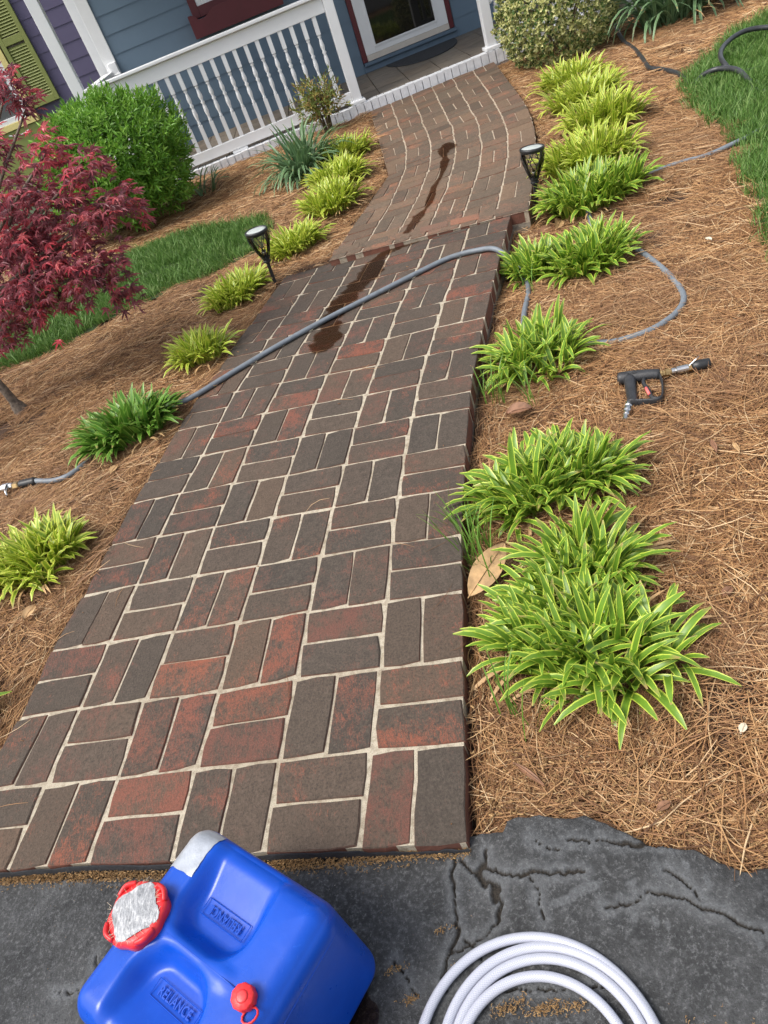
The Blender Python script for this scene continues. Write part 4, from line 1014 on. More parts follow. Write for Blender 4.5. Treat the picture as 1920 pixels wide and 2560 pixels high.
GR = 'variegated liriope along the right side of the walk'; GLF = 'liriope along the left side of the walk'
strap_plant('small liriope tuft beside the brick edge where the grey hose drops off the walk', .838, 2.99, .075, .065, 95, 21, M_LIR_NEAR, group=GR)
strap_plant('full variegated liriope clump inside the bend of the grey hose on the right', 1.05, 2.87, .135, .105, 200, 22, M_LIR_NEAR, (.17, .26), group=GR)
strap_plant('liriope clump in front of the right solar light, lower half of the paired clumps', 1.335, 3.49, .21, .135, 290, 23, M_LIR_NEAR, (.18, .27), group=GR)
strap_plant('liriope clump just behind the right solar light, upper half of the paired clumps', 1.485, 3.87, .20, .14, 280, 24, M_LIR_FAR, (.18, .28), (.009, .013), group=GR)
strap_plant('golden liriope nearest the right lawn, lowest of the three behind the solar light', 1.77, 4.34, .18, .15, 250, 25, M_LIR_FAR, (.18, .28), (.009, .013), group=GR)
strap_plant('pale golden liriope in the middle of the three by the kink of the upper walk', 1.86, 4.83, .17, .14, 230, 26, M_LIR_FAR, (.18, .28), (.009, .013), group=GR)
strap_plant('golden liriope closest to the clipped variegated shrub on the right', 1.98, 5.33, .16, .14, 210, 27, M_LIR_FAR, (.18, .28), (.009, .013), group=GR)
strap_plant('golden liriope nearest the porch on the left of the walk', .40, 5.68, .16, .13, 230, 31, M_LIR_FAR, (.17, .26), (.009, .013), group=GLF)
strap_plant('golden liriope in the middle of the row of three left of the upper walk', .27, 5.15, .14, .14, 230, 32, M_LIR_FAR, (.17, .26), (.009, .013), group=GLF)
strap_plant('golden liriope at the near end of the row of three left of the upper walk', .165, 4.66, .14, .12, 230, 33, M_LIR_FAR, (.17, .26), (.009, .013), group=GLF)
strap_plant('golden liriope clump just behind the left solar light', -.13, 4.25, .14, .07, 190, 34, M_LIR_FAR, (.15, .23), (.008, .012), group=GLF, rot=.5)
strap_plant('golden liriope clump in front of the left solar light', -.50, 3.90, .14, .07, 190, 35, M_LIR_FAR, (.15, .23), (.008, .012), group=GLF, rot=.5)
strap_plant('lone small golden liriope on the left bed between hose and solar light', -.70, 3.27, .085, .07, 130, 36, M_LIR_FAR, (.16, .24), (.008, .012), group=GLF)
strap_plant('dark green liriope with the grey hose running through it on the left', -1.01, 2.78, .145, .10, 240, 37, M_LIR_DARK, (.17, .26), (.010, .014), group=GLF)
strap_plant('bright liriope clump at the left edge below the hose coupling', -1.27, 2.06, .13, .10, 200, 38, M_LIR_FAR, (.15, .23), (.009, .013), group=GLF)
strap_plant('liriope barely showing at the left edge beside the nearest bricks', -1.39, 1.44, .06, .06, 45, 39, M_LIR_NEAR, group=GLF)
strap_plant('arching blue green daylily clump in front of the bronze nandina', .10, 5.68, .15, .12, 170, 41, M_DAY, (.28, .46), (.012, .017), 'daylily', None, 'daylily_plant', 1.25, 0, 1.35, .4)
strap_plant('sparse young daylily sprout between the round bush and the lawn', -.70, 6.30, .09, .04, 16, 42, M_DAY, (.22, .34), (.009, .013), 'daylily', None, 'daylily_plant', .9, 0, 1.0, .4)
strap_plant('large drooping daylily clump at the right by the black hose', 3.12, 6.12, .24, .14, 210, 43, M_DAY, (.45, .70), (.014, .020), 'daylily', None, 'daylily_plant', 1.15, 0, 1.5, .4)
def weed(label, x, y, n, seed, L, sx=.03, sy=.06):
    rg = random.Random(seed); m = MB()
    for _ in range(n): strap_leaf(m, rg.uniform(*L), .0035, rg.uniform(0, 6.28), rg.uniform(0, .35), rg.uniform(.3, 1.3), (rg.gauss(0, sx), rg.gauss(0, sy), 0), rg, .3, 5, 0)
    t = thing('grass_weed', label, 'weed', (x, y, gz(x, y)), 0, 'weeds beside the brick edge'); o = m.build('blades', M_LIR_DARK, t, smooth=True); tag(o, kind='stuff')
weed('tall thin grass weed against the brick edge above the big tan leaf', .105, 1.40, 60, 51, (.10, .22), .02, .07)
weed('short grass weed at the brick edge behind the curled brown leaf', .375, 2.13, 26, 52, (.08, .16), .02, .03)
weed('sparse grass weed at the brick edge left of the nearest liriope', .045, .86, 14, 53, (.10, .20), .02, .05)
weed('leafy weed sprout beside the step corner where the hose lies', .755, 2.86, 14, 54, (.07, .12), .025, .025)
weed('small weed under the liriope left of the spray gun', .48, 2.02, 8, 55, (.12, .2), .01, .02)

# ------------------------------------------------------------------ shrubs
def small_leaf(m, p, d, up, L, wd, u, bend=.25):
    d = d.normalized(); s = d.cross(up); s = s.normalized() if s.length > 1e-4 else Vector((1, 0, 0)); nn = s.cross(d)
    a = p + d * L * .45; tip = p + d * L - nn * L * bend * .6
    m.add([p, a + s * wd / 2 + nn * wd * .18, tip, a - s * wd / 2 + nn * wd * .18, a - nn * L * bend * .1], [(0, 4, 1), (4, 2, 1), (0, 3, 4), (3, 2, 4)], 0, [(u, .5)] * 5)
def shrub(name, label, c, r, nshoot, per, L, wd, mat, seed, stems, cat='shrub', flat=0, lumps=.12, leafmode='whorl', inner=.55, tone=0.0):
    rg = random.Random(seed); m = MB(); t = thing(name, label, cat, (c[0], c[1], gz(c[0], c[1]))); cz = c[2] - gz(c[0], c[1])
    for k in range(nshoot):
        while True:
            d = Vector((rg.gauss(0, 1), rg.gauss(0, 1), rg.gauss(0, 1))).normalized()
            if d.z > -.85: break
        q = 1 + lumps * ns(d.x * 2.3 + seed, d.y * 2.3, d.z * 2.3) * 2 + lumps * .6 * ns(d.x * 6, d.y * 6 + seed, d.z * 6)
        dep = 1 - (rg.random() ** 2.2) * (1 - inner); p = Vector((d.x * r[0], d.y * r[1], d.z * r[2])) * q * dep
        if cz + p.z < .03: p.z = .03 - cz + rg.uniform(0, .05)
        p += Vector((0, 0, cz)); ax = (Vector((d.x / r[0], d.y / r[1], d.z / r[2])).normalized() + Vector((0, 0, .55)) + Vector((rg.gauss(0, .3), rg.gauss(0, .3), rg.gauss(0, .3)))).normalized()
        e1 = ax.orthogonal().normalized(); e2 = ax.cross(e1); ph = rg.uniform(0, 6.28); fresh = rg.random()
        for j in range(per):
            a = ph + j * 2.4; sp = rg.uniform(.55, 1.15) if j else .1
            dd = ax * math.cos(sp) + (e1 * math.cos(a) + e2 * math.sin(a)) * math.sin(sp)
            u = min(1, max(0, tone + .55 * fresh + .45 * rg.random())) if leafmode == 'whorl' else rg.random()
            small_leaf(m, p - ax * (j * L * .16), dd, ax, L * rg.uniform(.65, 1.15), wd * rg.uniform(.8, 1.2), u)
    o = m.build('foliage', mat, t); tag(o, kind='stuff')
    for k in range(stems):
        a = rg.uniform(0, 6.28); e = Vector((math.cos(a) * r[0] * .55, math.sin(a) * r[1] * .55, cz + r[2] * .3)); m = MB()
        m.tube(catmull([(math.cos(a) * .03, math.sin(a) * .03, -.02), (e.x * .4, e.y * .4, e.z * .45), e], 4), [.012 - .0008 * q for q in range(9)], 5); m.build('stem', M_STEM, t, smooth=True)
    return t
shrub('green_bush', 'large round bright green bush at the left end of the railing', (-1.19, 6.12, .525), (.55, .50, .455), 3000, 7, .060, .016, M_BUSH, 61, 7)
shrub('variegated_shrub', 'clipped round shrub with cream edged leaves at the porch corner right of the walk', (2.335, 6.37, .36), (.47, .47, .42), 2600, 6, .030, .019, M_BOX, 62, 5, lumps=.05, leafmode='mix', inner=.7)
shrub('nandina_shrub', 'small sparse bronze and green nandina in front of the railing', (.415, 6.72, .33), (.20, .17, .17), 210, 6, .050, .013, M_NAND, 63, 6, lumps=.3, leafmode='mix', inner=.25)

# ------------------------------------------------------------------ red japanese maple
PADS = [(-.893,3.5,1.148),(-.93,3.5,1.229),(-.9,3.4,.98),(-.794,3.35,.887),(-.716,3.3,.729),(-.661,3.3,.679),(-.851,3.35,.708),(-.973,3.4,.8),(-1.088,3.45,.87),(-1.019,3.35,.609),(-.894,3.3,.534),(-.878,3.3,.409),(-1.203,3.4,.579),(-1.37,3.45,.516),(-1.511,3.5,.362),(-1.085,3.5,1.048),(-1.283,3.5,.728),(-1.218,3.4,.451),(-1.166,3.45,.719),(-.997,3.3,.489)]
PADR = [.05,.06,.07,.09,.09,.035,.11,.12,.12,.13,.09,.06,.14,.14,.10,.07,.15,.12,.14,.09]
HIDDEN = [(-1.6,3.6,1.0),(-1.9,3.5,.9),(-1.7,3.9,.7),(-2.1,3.8,.6),(-2.3,3.3,.75),(-1.5,3.9,1.1),(-1.9,3.1,.6),(-1.4,3.8,.6),(-1.25,3.75,.9),(-1.15,3.7,.6),(-1.6,3.5,1.3),(-2.0,3.5,1.25)]
maple = thing('red_maple_tree', 'small red leaved japanese maple with a slim grey trunk at the left edge', 'tree', (-1.675, 3.46, gz(-1.675, 3.46)))
MO = Vector(maple.location); tz = MO.z
m = MB(); trunk_top = Vector((-1.76, 3.52, .42)) - MO
m.tube(catmull([(.01, 0, -.04), (.0, .0, .05), (-.015, .01, .18), trunk_top], 5), [.062, .052, .045, .040, .035, .031, .022, .022, .021, .021, .020, .020, .019, .019, .018, .018], 9)
m.build('trunk', M_BARK, maple, smooth=True)
rg = random.Random(71)
for k, p in enumerate(PADS + HIDDEN):
    if k % 2 and k < len(PADS) and k > 3: continue
    e = Vector(p) - MO; st = trunk_top * rg.uniform(.7, 1.0); mid = st.lerp(e, .5) + Vector((rg.uniform(-.05, .05), rg.uniform(-.05, .05), .06)); m = MB()
    m.tube(catmull([st, mid, e], 5), [.013 - .0009 * q for q in range(11)], 5); m.build('branch', M_BARK, maple, smooth=True)
def maple_leaf(seed):
    """seven-lobed leaf, stalk end at the origin, length about 1 along +X, hanging slightly"""
    rg = random.Random(seed); ang = [-128, -84, -42, 0, 42, 84, 128]; ln = [.36, .62, .86, 1.0, .86, .62, .36]; out = []; ctr = (.0, 0)
    for k, (a, l) in enumerate(zip(ang, ln)):
        a = R(a + rg.uniform(-5, 5)); l *= rg.uniform(.9, 1.08); w0 = .10 * l + .015
        out.append((math.cos(a - .16) * l * .55, math.sin(a - .16) * l * .55, .02)); out.append((math.cos(a) * l, math.sin(a) * l, -.12 * l - rg.uniform(0, .22))); out.append((math.cos(a + .16) * l * .55, math.sin(a + .16) * l * .55, .02))
        if k < 6: b = R((ang[k] + ang[k + 1]) / 2); q = .24 * (l + ln[k + 1]) / 2 + .05; out.append((math.cos(b) * q, math.sin(b) * q, .045))
    m = MB(); n = len(out); s = [(x * .5, y * .5, z * .5) for x, y, z in out]
    return s
ML = [maple_leaf(k) for k in range(8)]
def leaf_faces(n): return [(0, k + 1, k + 2) for k in range(n - 1)] + [(0, n, 1)]
def leaf_frame(out, rg, dark=0):
    d = Vector((out.x, out.y, out.z * .4)); d = d.normalized() if d.length > 1e-4 else Vector((1, 0, 0)); d = (d + Vector((rg.gauss(0, .55), rg.gauss(0, .55), rg.gauss(-.25, .3)))).normalized()
    up = (Vector((rg.gauss(0, .4), rg.gauss(-.25, .4), 1))); s = up.cross(d).normalized(); up = d.cross(s)
    return Matrix((d, s, up)).transposed()
crown = MB(); singles = [] 
mleaf_meshes = []
for s in ML:
    q = MB(); q.add([(0, 0, 0)] + s, leaf_faces(len(s)), 0, [(.5, .5)] * (len(s) + 1)); mleaf_meshes.append(q.mesh('leaf', M_MAPLE1))
for (plist, rl, dens) in ((PADS, PADR, 1.0), (HIDDEN, [.17] * len(HIDDEN), .40)):
    for pi, (p, pr) in enumerate(zip(plist, rl)):
        nl = int(112 * (pr / .12) ** 1.7 * dens) + 8
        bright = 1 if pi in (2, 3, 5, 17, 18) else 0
        for k in range(nl):
            r = pr * 1.15 * rg.random() ** .45; a = rg.uniform(0, 6.28); off = Vector((math.cos(a) * r, math.sin(a) * r, rg.gauss(0, .038) - r * r * .8)); P = Vector(p) + off - MO
            Mx = leaf_frame(off + Vector((.05, -.03, 0)), rg); size = rg.uniform(.066, .104); s = ML[rg.randrange(8)]
            top = off.z > .0 and plist is PADS and rg.random() < .42 and len(singles) < 280
            if top:
                o = inst('leaf', mleaf_meshes[rg.randrange(8)], maple, P, Mx.to_euler(), size); singles.append(o)
            else:
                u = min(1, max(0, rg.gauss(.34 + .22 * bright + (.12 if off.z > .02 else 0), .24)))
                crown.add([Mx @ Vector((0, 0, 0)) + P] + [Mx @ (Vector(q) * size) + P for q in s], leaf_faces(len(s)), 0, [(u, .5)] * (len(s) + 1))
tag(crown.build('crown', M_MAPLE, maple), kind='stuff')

# ------------------------------------------------------------------ solar path lights
def solar_light(label, base, tilt):
    x, y = base; t = thing('solar_light', label, 'path light', (x, y, gz(x, y)), 0, 'solar path lights beside the walk'); t.rotation_euler = tilt
    z0, z1 = .150, .285; rad = lambda f: .020 + .036 * math.sin(min(1, f * 1.12) * math.pi / 2) ** 1.15
    m = MB(); m.box((0, 0, .055), (.017, .017, .19)); m.build('stake', M_BLACK, t, bevel=.001)
    m = MB(); m.lathe([(.013, .128), (.021, .134), (.021, .141), (.017, .144), (.017, .149), (.023, .153), (.023, .160), (.018, .163)], 16); m.build('collar', M_BLACK, t, smooth=False)
    prof = [(rad(k / 8) - .002, lerp(z0 + .008, z1, k / 8)) for k in range(9)]
    m = MB(); m.lathe(prof, 20, cap=False); m.build('lamp_shade', M_CLEAR, t, smooth=True)
    m = MB()
    for fam in (1, -1):
        for k in range(6):
            pts_ = []
            for q in range(11):
                f = q / 10; a = 2 * math.pi * k / 6 + fam * (f * 1.15); r = rad(f) + .0012; pts_.append((r * math.cos(a), r * math.sin(a), lerp(z0 + .006, z1, f)))
            m.tube(pts_, .0023, 5)
    m.build('lattice', M_BLACK, t, smooth=True)
    m = MB(); m.lathe([(.0555, z1 - .004), (.060, z1 + .002), (.0615, z1 + .010), (.060, z1 + .016), (.0545, z1 + .018), (.0535, z1 + .0135)], 32, cap=False); m.build('rim', M_BLACK, t, smooth=True)
    m = MB(); m.lathe([(.0, z1 + .002), (.054, z1 + .002), (.054, z1 + .0135), (.040, z1 + .0155), (.0, z1 + .0165)], 32, cap=False); m.build('lens', M_DISC_SKY, t, smooth=True)  # solar panel disc on top, reflected sky put in as pale colour
    m = MB(); m.lathe([(.002, .166), (.012, .170), (.013, .185), (.009, .196), (.002, .20)], 12); m.build('bulb', M_STEEL, t, smooth=True)
    return t
solar_light('left solar path light leaning a little beside the corner of the lower walk', (-.290, 3.872), (R(1), R(3), 0))
solar_light('right solar path light with its stake among the liriope by the upper walk', (1.112, 3.702), (R(-1), R(6), 0))

# ------------------------------------------------------------------ hoses
def hose(name, label, path, r, mat, n=10, cat='hose'):
    m = MB(); m.tube(catmull(path, 9), r, n); o = m.build(name, mat, smooth=True); tag(o, label, cat); return o
G = lambda x, y, h=.0: (x, y, gz(x, y) + .020 + h)
hose_path = [(-1.43, 2.672, gz(-1.43, 2.672) + .032), G(-1.35, 2.640), G(-1.279, 2.632), G(-1.206, 2.685), G(-1.143, 2.752), G(-1.013, 2.805, .02), (-.92, 2.83, .02), (-.815, 2.848, .0165), (-.72, 2.863, .014), (-.549, 2.946, .0135), (-.326, 3.042, .0135), (-.096, 3.122, .0135), (.137, 3.182, .0135), (.375, 3.242, .0135),
             (.544, 3.272, .0135), (.667, 3.234, .0135), (.735, 3.150, .017), (.775, 3.05, -.03), (.785, 2.95, -.075), G(.77, 2.88), G(.739, 2.79), G(.675, 2.65), G(.64, 2.56), G(.60, 2.42, .02), G(.60, 2.31, .02), G(.68, 2.26), G(.77, 2.240), G(.846, 2.188), G(.956, 2.17), G(1.055, 2.198), G(1.128, 2.256), G(1.168, 2.335), G(1.20, 2.482), G(1.222, 2.66), G(1.230, 2.82), G(1.19, 2.98), G(1.18, 3.14), G(1.234, 3.316, .01), G(1.295, 3.512), G(1.42, 3.56), G(1.605, 3.508), G(1.772, 3.484), G(1.89, 3.452), G(2.05, 3.45, .01), G(2.3, 3.5), G(2.6, 3.42)]
hz = hose('pressure_hose', 'grey pressure washer hose stretched across the lower walk and looping right', hose_path, .0113, M_HOSE)
hose('garden_hose', 'black garden hose winding from the clipped shrub over straw into the lawn', [(2.93, 6.80, .16), (2.84, 6.55, .10), G(2.70, 6.10), G(2.62, 5.78), G(2.575, 5.60), G(2.49, 5.33), G(2.412, 5.08), G(2.425, 4.98), G(2.432, 4.88), G(2.428, 4.75), G(2.40, 4.62), G(2.354, 4.49), G(2.35, 4.40, .015), G(2.40, 4.40, .045), G(2.47, 4.36, .06), G(2.50, 4.23, .06), G(2.488, 4.10, .03), G(2.46, 3.95, -.0), G(2.6, 3.7, -.01), G(2.9, 3.7), G(3.0, 4.1, .0), G(2.8, 4.28, .0), G(2.56, 4.30, .02), G(2.53, 4.42, .07), G(2.64, 4.62, .08), G(2.80, 4.75, .085), G(2.93, 4.76, .08), G(3.1, 4.62, .05), G(3.3, 4.4, .01)], .0145, M_HOSEBLK)
cx, cy, rr0 = -.105, .322, .170
coilp = []
arcs = [(.183, -.125, .306, .0), (.163, -.106, .306, .001), (.147, -.106, .306, .002), (.130, -.118, .302, .002)]
for k in range(4 * 84 + 1):
    a = k / 84.0; i0 = min(3, int(a)); f = a - i0; A = arcs[i0]; B = arcs[min(3, i0 + 1)]; th = R(-90) - 2 * math.pi * a; f = sm(.7, 1.0, f)
    r, ox, oy = lerp(A[0], B[0], f), lerp(A[1], B[1], f), lerp(A[2], B[2], f); coilp.append((ox + r * math.cos(th), oy + r * math.sin(th) * 1.0, -.0196 + .001 * math.sin(a * 5)))
m = MB(); m.tube(coilp, .0081, 20); tag(m.build('braided_hose', M_BRAID, smooth=True), 'coil of clear white braided hose lying on the cracked asphalt', 'hose')

# quick coupling at the left end of the hose
t = thing('hose_coupling', 'steel and brass quick coupling with a lever at the left end of the grey hose', 'coupling', (-1.43, 2.672, gz(-1.43, 2.672) + .030))
hd = Vector((-.97, .27, 0)).normalized(); Mh = Matrix((hd.cross(Vector((0, 0, 1))), Vector((0, 0, 1)), hd)).transposed()
m = MB(); m.lathe([(.013, -.01)] + [(.0185 if k % 2 else .0165, -.004 + k * .0075) for k in range(10)] + [(.012, .075)], 14, M=Mh); m.build('rubber_sleeve', M_BLACK, t, smooth=True)
m = MB(); m.lathe([(.014, .074), (.017, .078), (.017, .100), (.013, .104)], 6, M=Mh); m.build('brass_nut', M_BRASS, t)
m = MB(); m.lathe([(.012, .103), (.016, .106), (.016, .118), (.019, .120), (.019, .150), (.015, .153), (.015, .21)], 14, M=Mh); m.build('coupler_body', M_STEEL, t)
m = MB(); m.tube([hd * .125 + Vector((.0, -.005, .012)), hd * .130 + Vector((.0, -.035, .006)), hd * .118 + Vector((0, -.062, -.004))], [.009, .009, .011], 8, flat=.5); m.build('lever', M_STEEL, t, smooth=True)

# ------------------------------------------------------------------ pressure washer gun
gx, gy = .77, 1.86; gzz = gz(gx, gy) + .034
gun = thing('spray_gun', 'black pressure washer gun with red trigger lock lying on the pine straw', 'spray gun', (gx, gy, gzz), 0)
q = lambda x, y, z=0: (x - gx, y - gy, z)
m = MB(); m.tube(catmull([q(.740, 1.936), q(.752, 1.930), q(.790, 1.912), q(.830, 1.890), q(.853, 1.877)], 4), [.012, .017, .0195, .0205, .021, .021, .021, .021, .0205, .020, .020, .0195, .019, .018, .0175, .017, .014], 10, up=(0, 0, 1)); m.build('body', M_BLACKG, gun, smooth=True)
for k in range(4):
    m = MB(); m.tube([q(.763 + k * .004, 1.926 - k * .006, .019), q(.778 + k * .004, 1.922 - k * .006, .0205)], .0013, 5); m.build('vent_rib', M_BLACKG, gun)
m = MB(); m.tube(catmull([q(.770, 1.914), q(.752, 1.868), q(.735, 1.825), q(.722, 1.793), q(.714, 1.780)], 4), [.020, .019, .018, .017, .0168, .0165, .0162, .016, .0158, .0156, .0156, .0156, .016, .017, .018, .019, .016], 10, up=(0, 0, 1), flat=1.05); m.build('grip', M_BLACKG, gun, smooth=True)
m = MB(); gp = catmull([q(.706, 1.790), q(.735, 1.772), q(.765, 1.752), q(.786, 1.747), q(.802, 1.762), q(.822, 1.800), q(.836, 1.832), q(.845, 1.862)], 5); m.tube(gp, .0165, 8, flat=.22, up=(0, 0, 1)); m.build('trigger_guard', M_BLACKG, gun, smooth=True)
m = MB(); m.tube(catmull([q(.806, 1.885), q(.793, 1.866), q(.789, 1.850), q(.784, 1.810), q(.776, 1.778), q(.784, 1.762), q(.796, 1.756)], 4), .0085, 8, up=(0, 0, 1), flat=.75); m.build('trigger', M_BLACKG, gun, smooth=True)
m = MB(); m.tube([q(.782, 1.826, .006), q(.7775, 1.806, .0075), q(.774, 1.788, .006)], .0052, 8, flat=.9); m.build('trigger_lock', M_PINK, gun, smooth=True)
nd = (Vector(q(.662, 1.719)) - Vector(q(.710, 1.790))).normalized(); Mn = Matrix((nd.cross(Vector((0, 0, 1))), Vector((0, 0, 1)), nd)).transposed(); nb = Vector(q(.712, 1.792, 0))
m = MB(); m.lathe([(.010, .0), (.0125, .004), (.0125, .020), (.0108, .022), (.0118, .026), (.0118, .040), (.0092, .046), (.0092, .052), (.0099, .054), (.0099, .060), (.0078, .064), (.0082, .070), (.0082, .086), (.006, .087)], 14, c=nb, M=Mn); m.build('inlet_plug', M_STEEL, gun, smooth=False)
bd = (Vector(q(.995, 1.838)) - Vector(q(.853, 1.876))).normalized(); Mb = Matrix((bd.cross(Vector((0, 0, 1))), Vector((0, 0, 1)), bd)).transposed(); bb = Vector(q(.853, 1.877, 0))
m = MB(); m.lathe([(.012, .0), (.0125, .006), (.0095, .008), (.0095, .014), (.0125, .016), (.0125, .028), (.0085, .030), (.0085, .033)], 8, c=bb, M=Mb); m.build('brass_fitting', M_BRASS, gun)
m = MB(); m.lathe([(.0075, .032), (.0105, .034), (.0105, .045), (.0085, .047), (.0125, .049), (.0125, .083), (.009, .085)], 12, c=bb, M=Mb); m.build('coupler', M_STEEL, gun)
m = MB(); m.lathe([(.012, .084), (.0125, .092), (.009, .094)], 6, c=bb, M=Mb); m.build('brass_nut', M_BRASS, gun)
m = MB(); m.lathe([(.0105, .093), (.0165, .096), (.0175, .115), (.0165, .140), (.0155, .146), (.010, .147), (.009, .135)], 14, c=bb, M=Mb); m.build('nozzle_guard', M_BLACK, gun, smooth=True)
m = MB(); pd = Vector(q(.935, 1.852, .0)); m.tube([pd + Vector((0, 0, .010)), pd + Vector((.022, -.001, .024)), pd + Vector((.034, .004, .026))], .0012, 5); m.build('clip_wire', M_STEEL, gun)

# ------------------------------------------------------------------ fallen leaves
def dead_leaf(label, x, y, L, wd, az, mat, tilt=(0, 0), z=.02, curl=.15, cat='leaf', name='fallen_leaf'):
    m = MB(); n = 9; v = []
    for k in range(n + 1):
        t = k / n; ww = wd * (math.sin(math.pi * min(1, t * .97 + .02)) ** .72) / 2; zz = -curl * L * (t - .5) ** 2
        for s in (-1, -.5, 0, .5, 1): v.append(((t - .5) * L, ww * s, zz + curl * .9 * wd * (s * s) * (1 if curl > 0 else -1) * .5 + .002 * ns(t * 7, s * 3, x * 9)))
    f = [(5 * k + c, 5 * k + c + 1, 5 * k + c + 6, 5 * k + c + 5) for k in range(n) for c in range(4)]
    m.add(v, f); t = thing(name, label, cat, (x, y, gz(x, y) + z), 0); t.rotation_euler = (tilt[0], tilt[1], az); m.build('blade', mat, t, smooth=True)
    m = MB(); m.tube([(-.55 * L, 0, -curl * L * .3), (-.2 * L, 0, .002), (.3 * L, 0, .002), (.48 * L, 0, -curl * L * .2)], [.0016, .0013, .0009, .0004], 5); m.build('midrib', mat, t); return t
dead_leaf('big smooth tan magnolia leaf leaning between the brick edge and the liriope', .108, 1.285, .165, .070, R(38), M_DEADLEAF, (R(24), R(-10)), .062, .10)
dead_leaf('curled brown leaf on the straw left of the spray gun', .42, 1.975, .085, .05, R(-15), M_DEADLEAF2, (R(10), 0), .035, .5)
dead_leaf('crumpled brown leaf wedged at the brick edge beside the fourth liriope', .43, 2.21, .11, .05, R(70), M_DEADLEAF, (R(35), 0), .03, .4)
dead_leaf('dry tan leaf standing at the foot of the right solar light', 1.105, 3.375, .10, .05, R(60), M_DEADLEAF, (R(40), 0), .03, .4)
dead_leaf('tan leaf lying against the step corner of the lower walk', 1.04, 3.37, .10, .06, R(20), M_DEADLEAF2, (R(20), 0), .02, .4)
dead_leaf('curled tan leaf on the straw below the left liriope clump', -1.255, 1.815, .06, .035, R(60), M_DEADLEAF, (R(15), 0), .03, .4)
dead_leaf('small red brown leaf right of the nearest liriope', .555, .99, .032, .020, R(30), M_DEADLEAF2, (0, 0), .03, .3)
dead_leaf('narrow brown leaf lying lengthwise below the spray gun', .795, 1.468, .055, .014, R(75), M_DEADLEAF2, (0, 0), .028, .2)
dead_leaf('narrow tan leaf next to the right edge below the spray gun', .835, 1.430, .045, .012, R(80), M_DEADLEAF, (0, 0), .028, .2)
dead_leaf('long reddish bark strip in the straw beside the nearest bricks', .020, .742, .075, .012, R(-60), M_DEADLEAF2, (0, 0), .028, .2)
dead_leaf('pale oval leaf in the straw right of the hose loop', 1.44, 2.642, .035, .020, R(100), M_PALE, (0, 0), .028, .2)
dead_leaf('pale flower petal on the straw at the lower right', .407, .686, .022, .014, R(40), M_PALE, (0, 0), .028, .3)
dead_leaf('brown leaf in the straw near the asphalt corner', .215, .602, .028, .016, R(10), M_DEADLEAF2, (0, 0), .028, .3)
dead_leaf('tan leaf below the dark green liriope on the left', -1.06, 2.53, .05, .03, R(60), M_DEADLEAF, (R(10), 0), .028, .3)

# ------------------------------------------------------------------ blue water jug
JT, JE1, JE2 = Vector((-.5406, .7377, 0)), Vector((.714, -.700, 0)), Vector((-.700, -.714, 0))
JW, JD, JZ0, JZ1 = .318, .312, -.028, .222
jug = thing('water_jug', 'blue plastic water container with red caps and duct tape, standing on the asphalt', 'water jug', (JT.x, JT.y, JZ0)); jh = JZ1 - JZ0
def jw(u, v, z): return JE1 * u + JE2 * v + Vector((0, 0, z))                    # local to the jug
def rrect(u, v, u0, u1, v0, v1, r):
    du = max(u0 + r - u, 0, u - u1 + r); dv = max(v0 + r - v, 0, v - v1 + r); return math.hypot(du, dv) - r if (du > 0 or dv > 0) else max(u0 - u, u - u1, v0 - v, v - v1)
def recess(u, v):
    a = rrect(u, v, .080, .220, -.10, .144, .045); b = rrect(u, v, .078, .222, .174, .40, .050)
    z = 0
    for d, vv in ((a, max(0, v)), (b, max(0, JD - v))):
        s = sm(.012, -.016, d); z += s * lerp(.008, .036, sm(.0, .10, vv))
    hand = sm(.020, .006, abs(v - .159)) * sm(.06, .09, u) * sm(.25, .22, u)
    return z - .004 * hand
def jug_surf(p):
    h = Vector((JW / 2, JD / 2, jh / 2)); r = .036
    rr = Vector((max(-(h.x - r), min(h.x - r, p.x)), max(-(h.y - r), min(h.y - r, p.y)), max(-(h.z - r), min(h.z - r, p.z))))
    d = p - rr; d = d.normalized() if d.length > 1e-6 else Vector((0, 0, 1)); o = rr + d * r
    bulge = 1 - max(abs(p.x / h.x), abs(p.y / h.y)) ** 4
    u, v = o.x + h.x, o.y + h.y
    if d.z > .25: o.z += (.006 * bulge - recess(u, v)) * sm(.25, .9, d.z)
    if abs(d.z) < .5:                                                            # shallow panels moulded into the sides
        if abs(d.x) > .8 and abs(o.y) < h.y - .05 and -.08 < o.z < .07: o.x -= math.copysign(.006, d.x) * sm(h.y - .05, h.y - .07, abs(o.y)) * sm(.07, .05, abs(o.z + .005))
        if abs(d.y) > .8 and abs(o.x) < h.x - .05 and -.08 < o.z < .07: o.y -= math.copysign(.006, d.y) * sm(h.x - .05, h.x - .07, abs(o.x)) * sm(.07, .05, abs(o.z + .005))
    return jw(u, v, o.z + h.z), d
